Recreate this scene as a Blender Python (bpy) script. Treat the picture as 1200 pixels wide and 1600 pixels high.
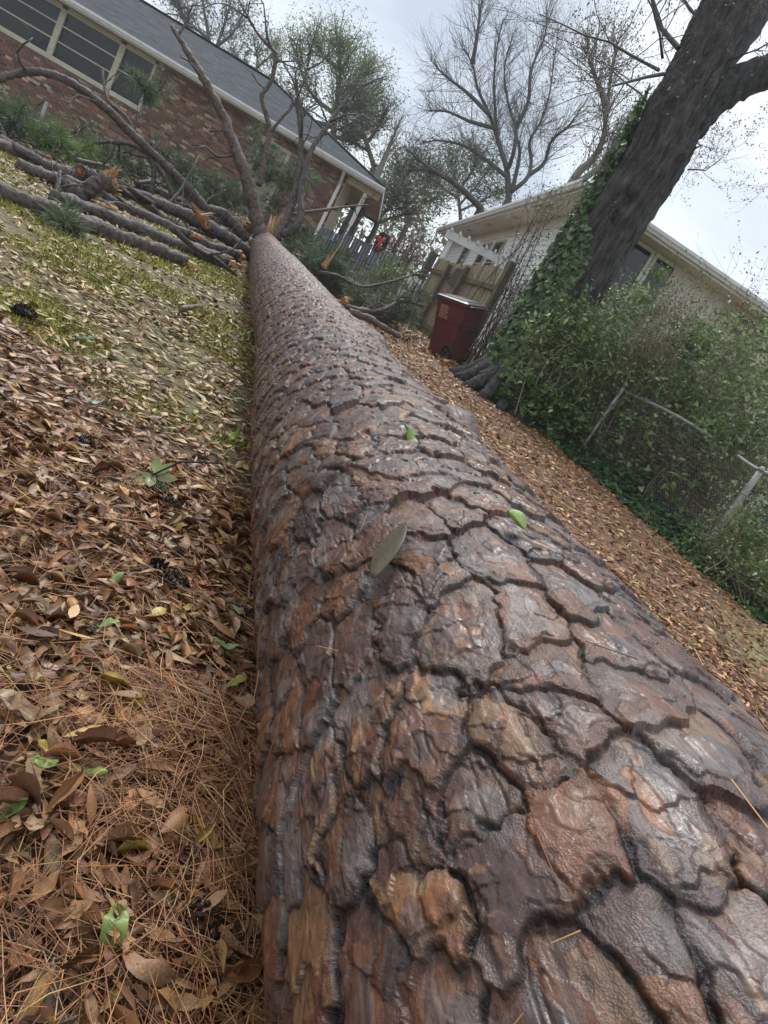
import bpy, math, random
import numpy as np
from mathutils import Matrix, Vector

scene = bpy.context.scene
for o in list(bpy.data.objects):
    bpy.data.objects.remove(o)
COL = scene.collection
rng = np.random.default_rng(7)

# ------------------------------------------------------------------ camera
F = 1067.0                                  # focal length in pixels of the 1200 x 1600 photograph
ROLL, PITCH, CAMZ = math.radians(29.5), math.radians(13.5), 0.93
_up = np.array([math.sin(ROLL) * math.cos(PITCH), -math.cos(ROLL) * math.cos(PITCH), -math.sin(PITCH)])
_fw = np.array([0, 0, 1.0]) - _up * _up[2]
_fw /= np.linalg.norm(_fw)
_rt = np.cross(_fw, _up)
if _rt[0] < 0:
    _rt = -_rt
M3 = np.array([_rt, _fw, _up])              # world = M3 @ (right, down, forward)
CAM = np.array([0, 0, CAMZ])
cam_data = bpy.data.cameras.new('camera')
cam_data.sensor_fit = 'VERTICAL'
cam_data.sensor_height = 36.0
cam_data.lens = 36.0 * F / 1600.0
cam_data.clip_start = 0.02
cam_data.clip_end = 600.0
cam = bpy.data.objects.new('camera', cam_data)
COL.objects.link(cam)
_R = np.array([M3[:, 0], -M3[:, 1], -M3[:, 2]]).T
cam.matrix_world = Matrix.Translation(Vector(CAM)) @ Matrix(_R.tolist()).to_4x4()
scene.camera = cam

# ------------------------------------------------------------------ sky and sun (overcast)
SUN_EL, SUN_AZ = math.radians(52), math.radians(-25)
world = bpy.data.worlds.new('World')
scene.world = world
world.use_nodes = True
nt = world.node_tree
nt.nodes.clear()
def wn(t, **k):
    n = nt.nodes.new(t)
    for a, b in k.items():
        setattr(n, a, b)
    return n
out = wn('ShaderNodeOutputWorld')
sky = wn('ShaderNodeTexSky', sky_type='NISHITA', sun_disc=False)
sky.sun_elevation = SUN_EL
sky.sun_rotation = SUN_AZ
bg1 = wn('ShaderNodeBackground')
bg1.inputs[1].default_value = 0.10
nt.links.new(sky.outputs[0], bg1.inputs[0])
tc = wn('ShaderNodeTexCoord')
mp = wn('ShaderNodeMapping')
mp.inputs['Scale'].default_value = (1.0, 1.0, 2.2)
mp.inputs['Location'].default_value = (0.3, 0.1, 0.25)
nz = wn('ShaderNodeTexNoise')
nz.inputs['Scale'].default_value = 2.6
nz.inputs['Detail'].default_value = 5.0
nz.inputs['Roughness'].default_value = 0.48
nz.inputs['Distortion'].default_value = 0.3
cr = wn('ShaderNodeValToRGB')
cr.color_ramp.elements[0].position = 0.36
cr.color_ramp.elements[0].color = (0.40, 0.455, 0.53, 1)
cr.color_ramp.elements[1].position = 0.60
cr.color_ramp.elements[1].color = (0.74, 0.79, 0.83, 1)
nt.links.new(tc.outputs['Generated'], mp.inputs[0])
nt.links.new(mp.outputs[0], nz.inputs['Vector'])
nt.links.new(nz.outputs[0], cr.inputs[0])
bg2 = wn('ShaderNodeBackground')
bg2.inputs[1].default_value = 0.86
nt.links.new(cr.outputs[0], bg2.inputs[0])
mx = wn('ShaderNodeMixShader')
mx.inputs[0].default_value = 0.9
nt.links.new(bg1.outputs[0], mx.inputs[1])
nt.links.new(bg2.outputs[0], mx.inputs[2])
nt.links.new(mx.outputs[0], out.inputs[0])
sd = bpy.data.lights.new('sun', 'SUN')
sd.energy = 1.5
sd.angle = math.radians(20)
sd.color = (1.0, 0.97, 0.93)
sun = bpy.data.objects.new('sun', sd)
COL.objects.link(sun)
_sd = Vector((math.sin(SUN_AZ) * math.cos(SUN_EL), math.cos(SUN_AZ) * math.cos(SUN_EL), math.sin(SUN_EL)))
sun.rotation_euler = _sd.to_track_quat('Z', 'Y').to_euler()
sun.location = (0, 0, 30)
vs = scene.view_settings
vs.view_transform = 'Standard'
vs.look = 'None'
vs.exposure = 0.84
vs.gamma = 1.0
vs.use_curve_mapping = False

# ------------------------------------------------------------------ small helpers
def ray(px, py):
    return M3 @ np.array([(px - 600) / F, (py - 800) / F, 1.0])
def at(px, py, k):                          # the point of a pixel's ray at a given depth
    return CAM + ray(px, py) * k
def proj(p):
    c = (np.asarray(p, float) - CAM) @ M3
    return np.stack([600 + F * c[..., 0] / c[..., 2], 800 + F * c[..., 1] / c[..., 2], c[..., 2]], -1)
def hsh(ix, iy, seed=0):
    h = (ix.astype(np.int64) * 374761393 + iy.astype(np.int64) * 668265263 + seed * 1442695041) & 0xFFFFFFFF
    h = ((h ^ (h >> 13)) * 1274126177) & 0xFFFFFFFF
    h = ((h ^ (h >> 15)) * 2246822519) & 0xFFFFFFFF
    h = h ^ (h >> 16)
    return (h & 0xFFFFFF) / float(0x1000000)
def vn(x, y, seed=0):
    x = np.asarray(x, float); y = np.asarray(y, float)
    ix = np.floor(x); iy = np.floor(y)
    fx = x - ix; fy = y - iy
    ux = fx * fx * (3 - 2 * fx); uy = fy * fy * (3 - 2 * fy)
    a = hsh(ix, iy, seed); b = hsh(ix + 1, iy, seed); c = hsh(ix, iy + 1, seed); d = hsh(ix + 1, iy + 1, seed)
    return (a * (1 - ux) + b * ux) * (1 - uy) + (c * (1 - ux) + d * ux) * uy
def fbm(x, y, o=3, seed=0, g=0.5):
    s = 0; a = 1.0; t = 0
    for i in range(o):
        s = s + a * vn(x * 2 ** i, y * 2 ** i, seed + i * 17)
        t += a; a *= g
    return s / t
def sst(a, b, x):
    t = np.clip((x - a) / (b - a), 0, 1)
    return t * t * (3 - 2 * t)
def ground_z(x, y):
    x = np.asarray(x, float); y = np.asarray(y, float)
    yy = np.clip(y, -8, 30)
    z = 0.058 * yy + 0.0014 * yy * np.abs(yy) - 0.05 * np.clip(x, 0, 6)
    z = z - 0.085 * np.clip(-x - 6.5, 0, 12) * sst(11, 17, y) * sst(60, 40, y)
    z = z + 0.15 * np.exp(-((x - 0.95) ** 2 + (y - 11.6) ** 2) / (2 * 0.55 ** 2))
    z = z + 0.035 * (vn(x * 0.9 + 4, y * 0.9, 5) - 0.5) + 0.012 * (vn(x * 5, y * 5, 6) - 0.5)
    return z
def hit(px, py, lift=0.0, kmax=30):
    d = ray(px, py)
    ks = np.arange(0.3, kmax, 0.01)
    q = CAM + d * ks[:, None]
    b = q[:, 2] < ground_z(q[:, 0], q[:, 1]) + lift
    return q[np.argmax(b)] if b.any() else q[-1]

def tag(o, label=None, cat=None, group=None, kind=None):
    if label: o['label'] = label
    if cat: o['category'] = cat
    if group: o['group'] = group
    if kind: o['kind'] = kind
    return o
def empty(name, loc, label, cat, group=None, rotz=0.0):
    o = bpy.data.objects.new(name, None)
    o.empty_display_size = 0.1
    o.location = loc
    o.rotation_euler = (0, 0, rotz)
    COL.objects.link(o)
    return tag(o, label, cat, group)
def link(name, me, parent=None, keep_world=True):
    o = bpy.data.objects.new(name, me)
    COL.objects.link(o)
    if parent is not None:
        o.parent = parent
    return o
def wmat(o):
    m = o.matrix_basis.copy()
    while o.parent is not None:
        m = o.parent.matrix_basis @ m if True else m
        o = o.parent
    return m
def local(parent, v):                       # world vertices into a parent's space
    if parent is None:
        return v
    m = np.array(wmat(parent).inverted())
    return v @ m[:3, :3].T + m[:3, 3]
def mesh_np(name, v, faces, mat, parent=None, col=None, uv=None, smooth=True, world=True, matidx=None, normals=None):
    """v (n,3); faces: one (m,k) array or a list of such arrays; col (n,3) point colours."""
    v = np.asarray(v, np.float64)
    if world and parent is not None:
        v = local(parent, v)
    if not isinstance(faces, list):
        faces = [faces]
    faces = [np.asarray(f, np.int32) for f in faces if len(f)]
    me = bpy.data.meshes.new(name)
    me.vertices.add(len(v))
    me.vertices.foreach_set('co', v.astype(np.float32).ravel())
    li = np.concatenate([f.ravel() for f in faces])
    lt = np.concatenate([np.full(len(f), f.shape[1], np.int32) for f in faces])
    ls = np.concatenate([[0], np.cumsum(lt)[:-1]]).astype(np.int32)
    me.loops.add(len(li))
    me.loops.foreach_set('vertex_index', li)
    me.polygons.add(len(lt))
    me.polygons.foreach_set('loop_start', ls)
    try:
        me.polygons.foreach_set('loop_total', lt)
    except Exception:
        pass
    me.polygons.foreach_set('use_smooth', np.full(len(lt), bool(smooth)))
    for m in (mat if isinstance(mat, (list, tuple)) else [mat]):
        me.materials.append(m)
    if matidx is not None:
        me.polygons.foreach_set('material_index', np.asarray(matidx, np.int32))
    if col is not None:
        a = me.attributes.new('Col', 'FLOAT_COLOR', 'POINT')
        c = np.ones((len(v), 4), np.float32)
        c[:, :np.shape(col)[1]] = col
        a.data.foreach_set('color', c.ravel())
    if uv is not None:
        u = me.uv_layers.new(name='st')
        u.data.foreach_set('uv', np.asarray(uv, np.float32)[li].ravel())
    me.update(calc_edges=True)
    if normals is not None:
        me.normals_split_custom_set_from_vertices(np.asarray(normals, np.float32))
    return link(name, me, parent)

class MB:                                   # collects shapes for one mesh
    def __init__(s):
        s.v = []; s.f = []; s.c = []; s.n = 0
    def add(s, v, f, c=None):
        v = np.asarray(v, float)
        for ff in (f if isinstance(f, list) else [f]):
            if len(ff):
                s.f.append(np.asarray(ff, np.int64) + s.n)
        s.v.append(v); s.n += len(v)
        if c is None: c = (1, 1, 1)
        c = np.asarray(c, float)
        s.c.append(np.broadcast_to(c, (len(v), 3)) if c.ndim == 1 else c)
        return s
    def box(s, a, b, c=None, R=None, o=None):
        a = np.minimum(a, b) * 1.0 if False else np.asarray(a, float); b = np.asarray(b, float)
        v = np.array([[x, y, z] for x in (a[0], b[0]) for y in (a[1], b[1]) for z in (a[2], b[2])])
        f = np.array([[0, 1, 3, 2], [4, 6, 7, 5], [0, 4, 5, 1], [2, 3, 7, 6], [0, 2, 6, 4], [1, 5, 7, 3]])
        if R is not None: v = v @ np.asarray(R).T
        if o is not None: v = v + np.asarray(o)
        return s.add(v, f, c)
    def beam(s, p, q, w, h, c=None, upv=(0, 0, 1)):
        p = np.asarray(p, float); q = np.asarray(q, float)
        d = q - p; L = np.linalg.norm(d); d /= L
        x = np.cross(d, upv); x /= np.linalg.norm(x) + 1e-9
        z = np.cross(x, d)
        return s.box((-w / 2, 0, -h / 2), (w / 2, L, h / 2), c, np.array([x, d, z]).T, p)
    def tube(s, pts, rad, sides=8, c=None, wob=0.0, cap=True, seed=0):
        v, f = tube(pts, rad, sides, wob, seed, cap)
        return s.add(v, f, c)
    def done(s, name, mat, parent=None, smooth=False, world=True, col=True, bevel=0.0):
        groups = {}
        for f in s.f:
            groups.setdefault(f.shape[1], []).append(f)
        o = mesh_np(name, np.concatenate(s.v), [np.concatenate(g) for g in groups.values()], mat, parent,
                    np.concatenate(s.c) if col else None, smooth=smooth, world=world)
        if bevel:
            m = o.modifiers.new('bevel', 'BEVEL'); m.width = bevel; m.segments = 2; m.limit_method = 'ANGLE'
        return o
def spline(pts, n):
    P = np.asarray(pts, float)
    if len(P) < 3:
        t = np.linspace(0, 1, n)[:, None]
        return P[0] * (1 - t) + P[-1] * t
    Q = np.vstack([2 * P[0] - P[1], P, 2 * P[-1] - P[-2]])
    u = np.linspace(0, len(P) - 1 - 1e-6, n)
    i = np.floor(u).astype(int); t = (u - i)[:, None]
    a, b, c, d = Q[i], Q[i + 1], Q[i + 2], Q[i + 3]
    return 0.5 * ((2 * b) + (-a + c) * t + (2 * a - 5 * b + 4 * c - d) * t ** 2 + (-a + 3 * b - 3 * c + d) * t ** 3)
def tube(pts, rad, sides=8, wob=0.0, seed=0, cap=True):
    P = np.asarray(pts, float); n = len(P)
    r = np.broadcast_to(np.asarray(rad, float), (n,)) if np.ndim(rad) == 0 else np.interp(np.linspace(0, 1, n), np.linspace(0, 1, len(rad)), rad)
    T = np.gradient(P, axis=0); T /= np.linalg.norm(T, axis=1)[:, None] + 1e-12
    ref = np.array([0, 0, 1.0]) if abs(T[0][2]) < 0.9 else np.array([1.0, 0, 0])
    X = np.cross(T[0], ref); X /= np.linalg.norm(X)
    V = []
    ang = np.linspace(0, 2 * np.pi, sides, endpoint=False)
    for i in range(n):
        X = X - T[i] * (X @ T[i]); X /= np.linalg.norm(X) + 1e-12
        Y = np.cross(T[i], X)
        k = 1.0
        if wob:
            k = 1 + wob * (vn(ang * 1.3 + seed * 3.1, np.full(sides, i * 0.8), seed) - 0.5) * 2
        V.append(P[i] + (np.cos(ang) * k)[:, None] * X * r[i] + (np.sin(ang) * k)[:, None] * Y * r[i])
    V = np.concatenate(V)
    i, j = np.meshgrid(np.arange(n - 1), np.arange(sides), indexing='ij')
    j2 = (j + 1) % sides
    f = np.stack([i * sides + j, i * sides + j2, (i + 1) * sides + j2, (i + 1) * sides + j], -1).reshape(-1, 4)
    fs = [f]
    if cap:
        V = np.vstack([V, P[0], P[-1]])
        a = np.arange(sides); b = (a + 1) % sides
        fs.append(np.concatenate([np.stack([b, a, np.full(sides, n * sides)], -1),
                                  np.stack([a + (n - 1) * sides, b + (n - 1) * sides, np.full(sides, n * sides + 1)], -1)]))
    return V, fs
def segs(P0, P1, R0, R1, sides=3):          # many straight tapering twigs at once
    P0 = np.asarray(P0, float); P1 = np.asarray(P1, float)
    R0 = np.asarray(R0, float); R1 = np.asarray(R1, float)
    T = P1 - P0; T /= np.linalg.norm(T, axis=1)[:, None] + 1e-12
    ref = np.where(np.abs(T[:, 2:3]) < 0.9, np.array([[0, 0, 1.0]]), np.array([[1.0, 0, 0]]))
    X = np.cross(T, ref); X /= np.linalg.norm(X, axis=1)[:, None] + 1e-12
    Y = np.cross(T, X)
    a = np.linspace(0, 2 * np.pi, sides, endpoint=False)
    ring = np.cos(a)[None, :, None] * X[:, None] + np.sin(a)[None, :, None] * Y[:, None]
    V = np.concatenate([P0[:, None] + ring * R0[:, None, None], P1[:, None] + ring * R1[:, None, None]], 1)
    n = len(P0); b = (np.arange(n) * 2 * sides)[:, None]
    j = np.arange(sides)[None]; k = (j + 1) % sides
    f = np.stack([b + j, b + k, b + sides + k, b + sides + j], -1).reshape(-1, 4)
    return V.reshape(-1, 3), f
def rots(n, tilt, r=rng, yaw=None):
    """random frames: yaw about z, then a tilt away from flat (radians, array or scale)."""
    a = r.uniform(0, 2 * np.pi, n) if yaw is None else yaw
    t = np.abs(r.normal(0, 1, n)) * tilt if np.ndim(tilt) == 0 else tilt
    p = r.uniform(0, 2 * np.pi, n)
    ax = np.stack([np.cos(p), np.sin(p), np.zeros(n)], -1)
    c, s = np.cos(t), np.sin(t)
    K = np.zeros((n, 3, 3))
    K[:, 0, 1] = -ax[:, 2]; K[:, 0, 2] = ax[:, 1]; K[:, 1, 0] = ax[:, 2]; K[:, 1, 2] = -ax[:, 0]; K[:, 2, 0] = -ax[:, 1]; K[:, 2, 1] = ax[:, 0]
    Rt = np.eye(3)[None] + s[:, None, None] * K + (1 - c)[:, None, None] * (K @ K)
    Z = np.zeros((n, 3, 3))
    Z[:, 0, 0] = np.cos(a); Z[:, 0, 1] = -np.sin(a); Z[:, 1, 0] = np.sin(a); Z[:, 1, 1] = np.cos(a); Z[:, 2, 2] = 1
    return Rt @ Z
def scatter(tv, tf, pos, R, sc, col=None):
    tv = np.asarray(tv, float); tf = np.asarray(tf, np.int64)
    sc = np.asarray(sc, float)
    if sc.ndim == 1: sc = sc[:, None]
    V = np.einsum('nij,nkj->nki', R, tv[None] * sc[:, None, :]) + pos[:, None]
    n, k = len(pos), len(tv)
    f = (tf[None] + (np.arange(n) * k)[:, None, None]).reshape(-1, tf.shape[1])
    c = None if col is None else np.repeat(col, k, 0)
    return V.reshape(-1, 3), f, c
def pal(n, cols, w=None, var=0.18, r=rng):
    cols = np.asarray(cols, float)
    w = None if w is None else np.asarray(w, float) / np.sum(w)
    c = cols[r.choice(len(cols), n, p=w)]
    return np.clip(c * np.exp(r.normal(0, var, (n, 1))) * np.exp(r.normal(0, 0.06, (n, 3))), 0, 1)

# ------------------------------------------------------------------ materials
MATS = {}
def pmat(name, base=(0.5, 0.5, 0.5), rough=0.7, attr=False, var=0.25, vscale=8.0, bump=0.0, bscale=30.0, bdist=0.01,
         spec=0.5, coat=0.0, stretch=None, metal=0.0, dirt=None, rvar=0.0, detail=4.0, transl=0.0):
    m = bpy.data.materials.new(name)
    m.use_nodes = True
    t = m.node_tree; N = t.nodes; L = t.links
    b = N['Principled BSDF']
    b.inputs['Roughness'].default_value = rough
    b.inputs['Specular IOR Level'].default_value = spec
    b.inputs['Metallic'].default_value = metal
    if coat:
        b.inputs['Coat Weight'].default_value = coat
        b.inputs['Coat Roughness'].default_value = 0.2
    tcn = N.new('ShaderNodeTexCoord')
    vec = tcn.outputs['Object']
    if stretch:
        mpn = N.new('ShaderNodeMapping'); mpn.inputs['Scale'].default_value = stretch
        L.new(vec, mpn.inputs[0]); vec = mpn.outputs[0]
    if attr:
        a = N.new('ShaderNodeAttribute'); a.attribute_name = 'Col'; csock = a.outputs['Color']
    else:
        a = N.new('ShaderNodeRGB'); a.outputs[0].default_value = (*base, 1); csock = a.outputs[0]
    if attr and base != (0.5, 0.5, 0.5):
        mm = N.new('ShaderNodeMix'); mm.data_type = 'RGBA'; mm.blend_type = 'MULTIPLY'; mm.inputs[0].default_value = 1
        L.new(csock, mm.inputs[6]); mm.inputs[7].default_value = (*base, 1); csock = mm.outputs[2]
    if var:
        nzn = N.new('ShaderNodeTexNoise'); nzn.inputs['Scale'].default_value = vscale; nzn.inputs['Detail'].default_value = detail
        L.new(vec, nzn.inputs['Vector'])
        mr = N.new('ShaderNodeMapRange'); mr.inputs[1].default_value = 0.3; mr.inputs[2].default_value = 0.7
        mr.inputs[3].default_value = 1 - var; mr.inputs[4].default_value = 1 + var
        L.new(nzn.outputs[0], mr.inputs[0])
        mm = N.new('ShaderNodeVectorMath'); mm.operation = 'SCALE'
        L.new(csock, mm.inputs[0]); L.new(mr.outputs[0], mm.inputs['Scale']); csock = mm.outputs[0]
        if rvar:
            mr2 = N.new('ShaderNodeMapRange'); mr2.inputs[1].default_value = 0.3; mr2.inputs[2].default_value = 0.7
            mr2.inputs[3].default_value = rough - rvar; mr2.inputs[4].default_value = rough + rvar
            L.new(nzn.outputs[0], mr2.inputs[0]); L.new(mr2.outputs[0], b.inputs['Roughness'])
    if dirt:
        nzd = N.new('ShaderNodeTexNoise'); nzd.inputs['Scale'].default_value = dirt[1]; nzd.inputs['Detail'].default_value = 6
        L.new(tcn.outputs['Object'], nzd.inputs['Vector'])
        mrd = N.new('ShaderNodeMapRange'); mrd.inputs[1].default_value = dirt[2]; mrd.inputs[2].default_value = dirt[2] + 0.15
        mrd.inputs[4].default_value = dirt[3]
        L.new(nzd.outputs[0], mrd.inputs[0])
        md = N.new('ShaderNodeMix'); md.data_type = 'RGBA'; md.inputs[7].default_value = (*dirt[0], 1)
        L.new(mrd.outputs[0], md.inputs[0]); L.new(csock, md.inputs[6]); csock = md.outputs[2]
    L.new(csock, b.inputs['Base Color'])
    if bump:
        nb = N.new('ShaderNodeTexNoise'); nb.inputs['Scale'].default_value = bscale; nb.inputs['Detail'].default_value = 5
        L.new(vec, nb.inputs['Vector'])
        bn = N.new('ShaderNodeBump'); bn.inputs['Strength'].default_value = bump; bn.inputs['Distance'].default_value = bdist
        L.new(nb.outputs[0], bn.inputs['Height']); L.new(bn.outputs[0], b.inputs['Normal'])
    if transl:
        o_ = [n for n in N if n.type == 'OUTPUT_MATERIAL'][0]
        tl = N.new('ShaderNodeBsdfTranslucent'); L.new(csock, tl.inputs[0])
        mx_ = N.new('ShaderNodeMixShader'); mx_.inputs[0].default_value = transl
        L.new(b.outputs[0], mx_.inputs[1]); L.new(tl.outputs[0], mx_.inputs[2]); L.new(mx_.outputs[0], o_.inputs[0])
    MATS[name] = m
    return m

m_leaf = pmat('dead_leaf', attr=True, rough=0.46, var=0.4, vscale=32, bump=0.3, bscale=90, bdist=0.002, spec=0.45)
m_green = pmat('green_leaf', attr=True, rough=0.36, var=0.2, vscale=30, spec=0.5, transl=0.42)
m_needle = pmat('pine_straw', attr=True, rough=0.55, var=0.15, vscale=25)
m_grass = pmat('moss_grass', attr=True, rough=0.7, var=0.2, vscale=3)
m_pineneedle = pmat('pine_needle', attr=True, rough=0.5, var=0.2, vscale=2, transl=0.2)
m_branch = pmat('branch_bark', attr=True, base=(0.100, 0.082, 0.074), rough=0.6, var=0.55, vscale=22, bump=1.0, bscale=34, bdist=0.02, spec=0.4, detail=8)
m_wood = pmat('fresh_wood', attr=True, rough=0.6, var=0.35, vscale=40, stretch=(1, 1, 1), bump=0.5, bscale=60, bdist=0.006)
m_oak = pmat('oak_bark', attr=True, rough=0.8, var=0.6, vscale=5, stretch=(4.0, 4.0, 0.5), bump=1.0, bscale=6, bdist=0.12, spec=0.25, detail=8)
m_twig = pmat('twig_bark', attr=True, rough=0.8, var=0.2, vscale=3)
m_cone = pmat('cone_scale', attr=True, rough=0.5, var=0.3, vscale=60)
# ------------------------------------------------------------------ ground
def warp(a, b, n, c, dens):
    u = np.linspace(np.arcsinh((a - c) / dens), np.arcsinh((b - c) / dens), n)
    return c + dens * np.sinh(u)
def moss_mask(x, y):
    """where the yard turns from leaf litter to moss and thin grass"""
    edge = 2.55 + 0.75 * (-x - 0.6) * 0.25 + 0.5 * (fbm(x * 1.2, y * 1.2, 3, 31) - 0.5)
    left = sst(edge - 0.25, edge + 0.35, y) * sst(0.3, -0.4, x + 0.37 * y - 0.55)
    return left
m_ground = pmat('yard_soil', attr=True, rough=0.85, var=0.5, vscale=9, bump=0.8, bscale=40, bdist=0.02, detail=8)
gx = warp(-140, 140, 190, -0.6, 2.0); gy = warp(-60, 200, 190, 3.0, 3.0)
GX, GY = np.meshgrid(gx, gy)
GZ = ground_z(GX, GY)
mm_ = moss_mask(GX, GY)[..., None]
gcol = np.array([0.11, 0.065, 0.035]) * (1 - mm_) + np.array([0.14, 0.115, 0.048]) * mm_
rightstrip = sst(0.0, 0.5, GX + 0.40 * GY - 1.0)[..., None]
gcol = gcol * (1 - rightstrip) + np.array([0.17, 0.09, 0.042]) * rightstrip
beyond = (sst(3.9, 4.8, GX + 0.55 * np.clip(GY - 8, -3, 0) * -1) * sst(1, 4, GY))[..., None]
gcol = gcol * (1 - beyond) + np.array([0.24, 0.22, 0.09]) * beyond
ny, nx = GX.shape
ii, jj = np.meshgrid(np.arange(ny - 1), np.arange(nx - 1), indexing='ij')
gf = np.stack([ii * nx + jj, ii * nx + jj + 1, (ii + 1) * nx + jj + 1, (ii + 1) * nx + jj], -1).reshape(-1, 4)
ground = mesh_np('ground', np.stack([GX, GY, GZ], -1).reshape(-1, 3), gf, m_ground, None, gcol.reshape(-1, 3))
tag(ground, 'sloping yard of brown soil under leaf litter', None, None, 'structure')

# ------------------------------------------------------------------ the fallen pine: bark plates
A0 = np.array([0.733, 0.0, CAMZ - 0.570])
AD = np.array([-0.3977, 1.0, 0.0596]); AD /= np.linalg.norm(AD)
S_END = 12.2
def axis(s):
    s = np.asarray(s, float)
    c = A0 + s[..., None] * AD
    side = np.array([AD[1], -AD[0], 0.0]); side /= np.linalg.norm(side)
    bend = 0.020 * np.exp(-((s - 4.2) / 1.3) ** 2) - 0.012 * np.exp(-((s - 1.9) / 0.7) ** 2)
    return c + bend[..., None] * side
def rad(s):
    s = np.asarray(s, float)
    r = 0.36 - 0.01 * s
    return r + 0.10 * np.exp(-(s + 2.6) ** 2 / 1.0)
UPV = np.array([0, 0, 1.0]); XA = np.cross(AD, UPV); XA /= np.linalg.norm(XA); ZA = np.cross(XA, AD)
_c = CAM - axis(np.array(0.5)); VIEW = math.atan2(_c @ ZA, _c @ XA)      # the side of the trunk that faces the path
KNOTS = [(2.15, VIEW - 1.36, 0.05, 0.055), (1.55, VIEW + 0.10, 0.018, 0.09), (3.55, VIEW - 1.45, 0.035, 0.10), (0.95, VIEW + 0.9, 0.012, 0.10)]
def bark(s, phi):
    t = phi * 0.36
    sp = s * (1 + 0.050 * np.clip(s, 0, 9))
    wa = 0.85 * (fbm(t * 7, sp * 4.5, 3, 1) - 0.5) + 0.42 * (fbm(t * 26, sp * 18, 3, 2) - 0.5) + 0.10 * (vn(t * 70, sp * 55, 3) - 0.5)
    wb = 0.85 * (fbm(t * 7 + 9, sp * 4.5, 3, 4) - 0.5) + 0.50 * (fbm(t * 30, sp * 18, 3, 5) - 0.5) + 0.12 * (vn(t * 70, sp * 55, 6) - 0.5)
    a = t / 0.080 + wa; b = sp / 0.132 + wb
    ia = np.floor(a); ib = np.floor(b)
    d1 = np.full(a.shape, 9.0); d2 = np.full(a.shape, 9.0)
    q1 = np.zeros(a.shape + (2,)); q2 = np.zeros(a.shape + (2,)); cid = np.zeros(a.shape, np.int64); cid2 = np.zeros(a.shape, np.int64)
    for da in (-1, 0, 1):
        for db in (-2, -1, 0, 1, 2):
            ca = ia + da; cb = ib + db
            pa = ca + 0.5 + 0.80 * (hsh(ca, cb, 11) - 0.5); pb = cb + 0.5 + 0.85 * (hsh(ca, cb, 12) - 0.5) + 0.5 * (np.mod(ca, 2))
            d = np.hypot(pa - a, pb - b)
            i = ((ca + 500) * 4000 + (cb + 500)).astype(np.int64)
            n1 = d < d1; n2 = (~n1) & (d < d2)
            d2 = np.where(n1, d1, np.where(n2, d, d2)); cid2 = np.where(n1, cid, np.where(n2, i, cid2))
            q2 = np.where(n1[..., None], q1, np.where(n2[..., None], np.stack([pa, pb], -1), q2))
            d1 = np.where(n1, d, d1); cid = np.where(n1, i, cid)
            q1 = np.where(n1[..., None], np.stack([pa, pb], -1), q1)
    e = (d2 ** 2 - d1 ** 2) / (2 * np.linalg.norm(q2 - q1, axis=-1) + 1e-9) * 0.095       # metres to the seam
    h1 = hsh(cid, cid * 0 + 3, 21); h2 = hsh(cid, cid * 0 + 5, 22); h3 = hsh(cid, cid * 0 + 7, 23)
    lat = np.abs((q2 - q1)[..., 0]) / (np.linalg.norm(q2 - q1, axis=-1) + 1e-9)            # 1: a seam that runs along the trunk
    pair = hsh(np.minimum(cid, cid2), np.maximum(cid, cid2), 29)
    gap = -0.0014 + 0.0036 * pair * lat + 0.0010 * pair
    aw = 0.55 + 0.45 * sst(0.45, 0.85, lat)                                     # open furrow, wider where it runs along the trunk
    amt = np.where(pair < 0.18, 0.2, 1.0)
    db = b - q1[..., 1]
    wn_ = np.maximum(sst(0.25, -0.15, db), 0.7 * aw)                                       # torn layers show at the free end and the sides
    small = 1.0 - 0.02 * np.clip(s, 0, 12)
    n_lo = fbm(t * 38, sp * 26, 3, 8, 0.6) - 0.5
    n_hi = fbm(t * 120 + 5, sp * 100, 3, 9, 0.65) - 0.5
    ee = e - gap + 0.007 * n_lo + 0.005 * n_hi
    P = sst(-0.0006, 0.0030, ee)
    h = -0.0066 * amt * aw * (1 - P)
    top = P
    for li, (of, hh) in enumerate(((0.003, 0.0015), (0.008, 0.0015), (0.015, 0.0014), (0.024, 0.0013))):  # thin sheets of bark, each with its own torn outline
        rg = 0.022 * (fbm(t * 30 + li * 7.7, sp * 17 + h2 * 9, 3, 90 + li, 0.6) - 0.5) + 0.004 * n_hi
        stp = sst(0.0, 0.0012, e - gap - of * (0.4 + 1.3 * hsh(cid, cid * 0 + li, 95)) + rg)
        h = h - hh * amt * wn_ * (1 - stp)
        top = top + stp
        if li == 0: first_ = stp
    h = h + (0.35 + 0.65 * P) * (-0.0105 * np.clip(db, -0.8, 0.8)) + P * 0.0025 * (h1 - 0.5)
    fl_n = fbm(t * 10 + h2 * 60, sp * 5.0 + h3 * 40, 4, 40, 0.55) * 10.0 + 0.30 * fbm(t * 90, sp * 60, 2, 44)
    fl = np.floor(fl_n); fr = fl_n - fl
    h = h + P * (0.0011 * (fl - 5 + sst(0.95, 1.0, fr)))
    fl2_n = fbm(t * 26 + h3 * 60, sp * 10 + h2 * 40, 3, 50, 0.6) * 6.0
    fl2 = np.floor(fl2_n)
    h = h + P * 0.0006 * (fl2 - 3 + sst(0.85, 1.0, fl2_n - fl2))
    # small scales lying on the plates, each lifted toward the butt of the tree
    a2 = t / 0.036 + 0.9 * (fbm(t * 24, sp * 16, 3, 101, 0.6) - 0.5); b2 = sp / 0.060 + 0.9 * (fbm(t * 24 + 4, sp * 16, 3, 102, 0.6) - 0.5) + 0.12 * (vn(t * 150, sp * 120, 103) - 0.5)
    i2 = np.floor(a2); j2 = np.floor(b2); f1 = np.full(a2.shape, 9.0); f2 = np.full(a2.shape, 9.0); sb = np.zeros(a2.shape); sid = np.zeros(a2.shape, np.int64)
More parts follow.
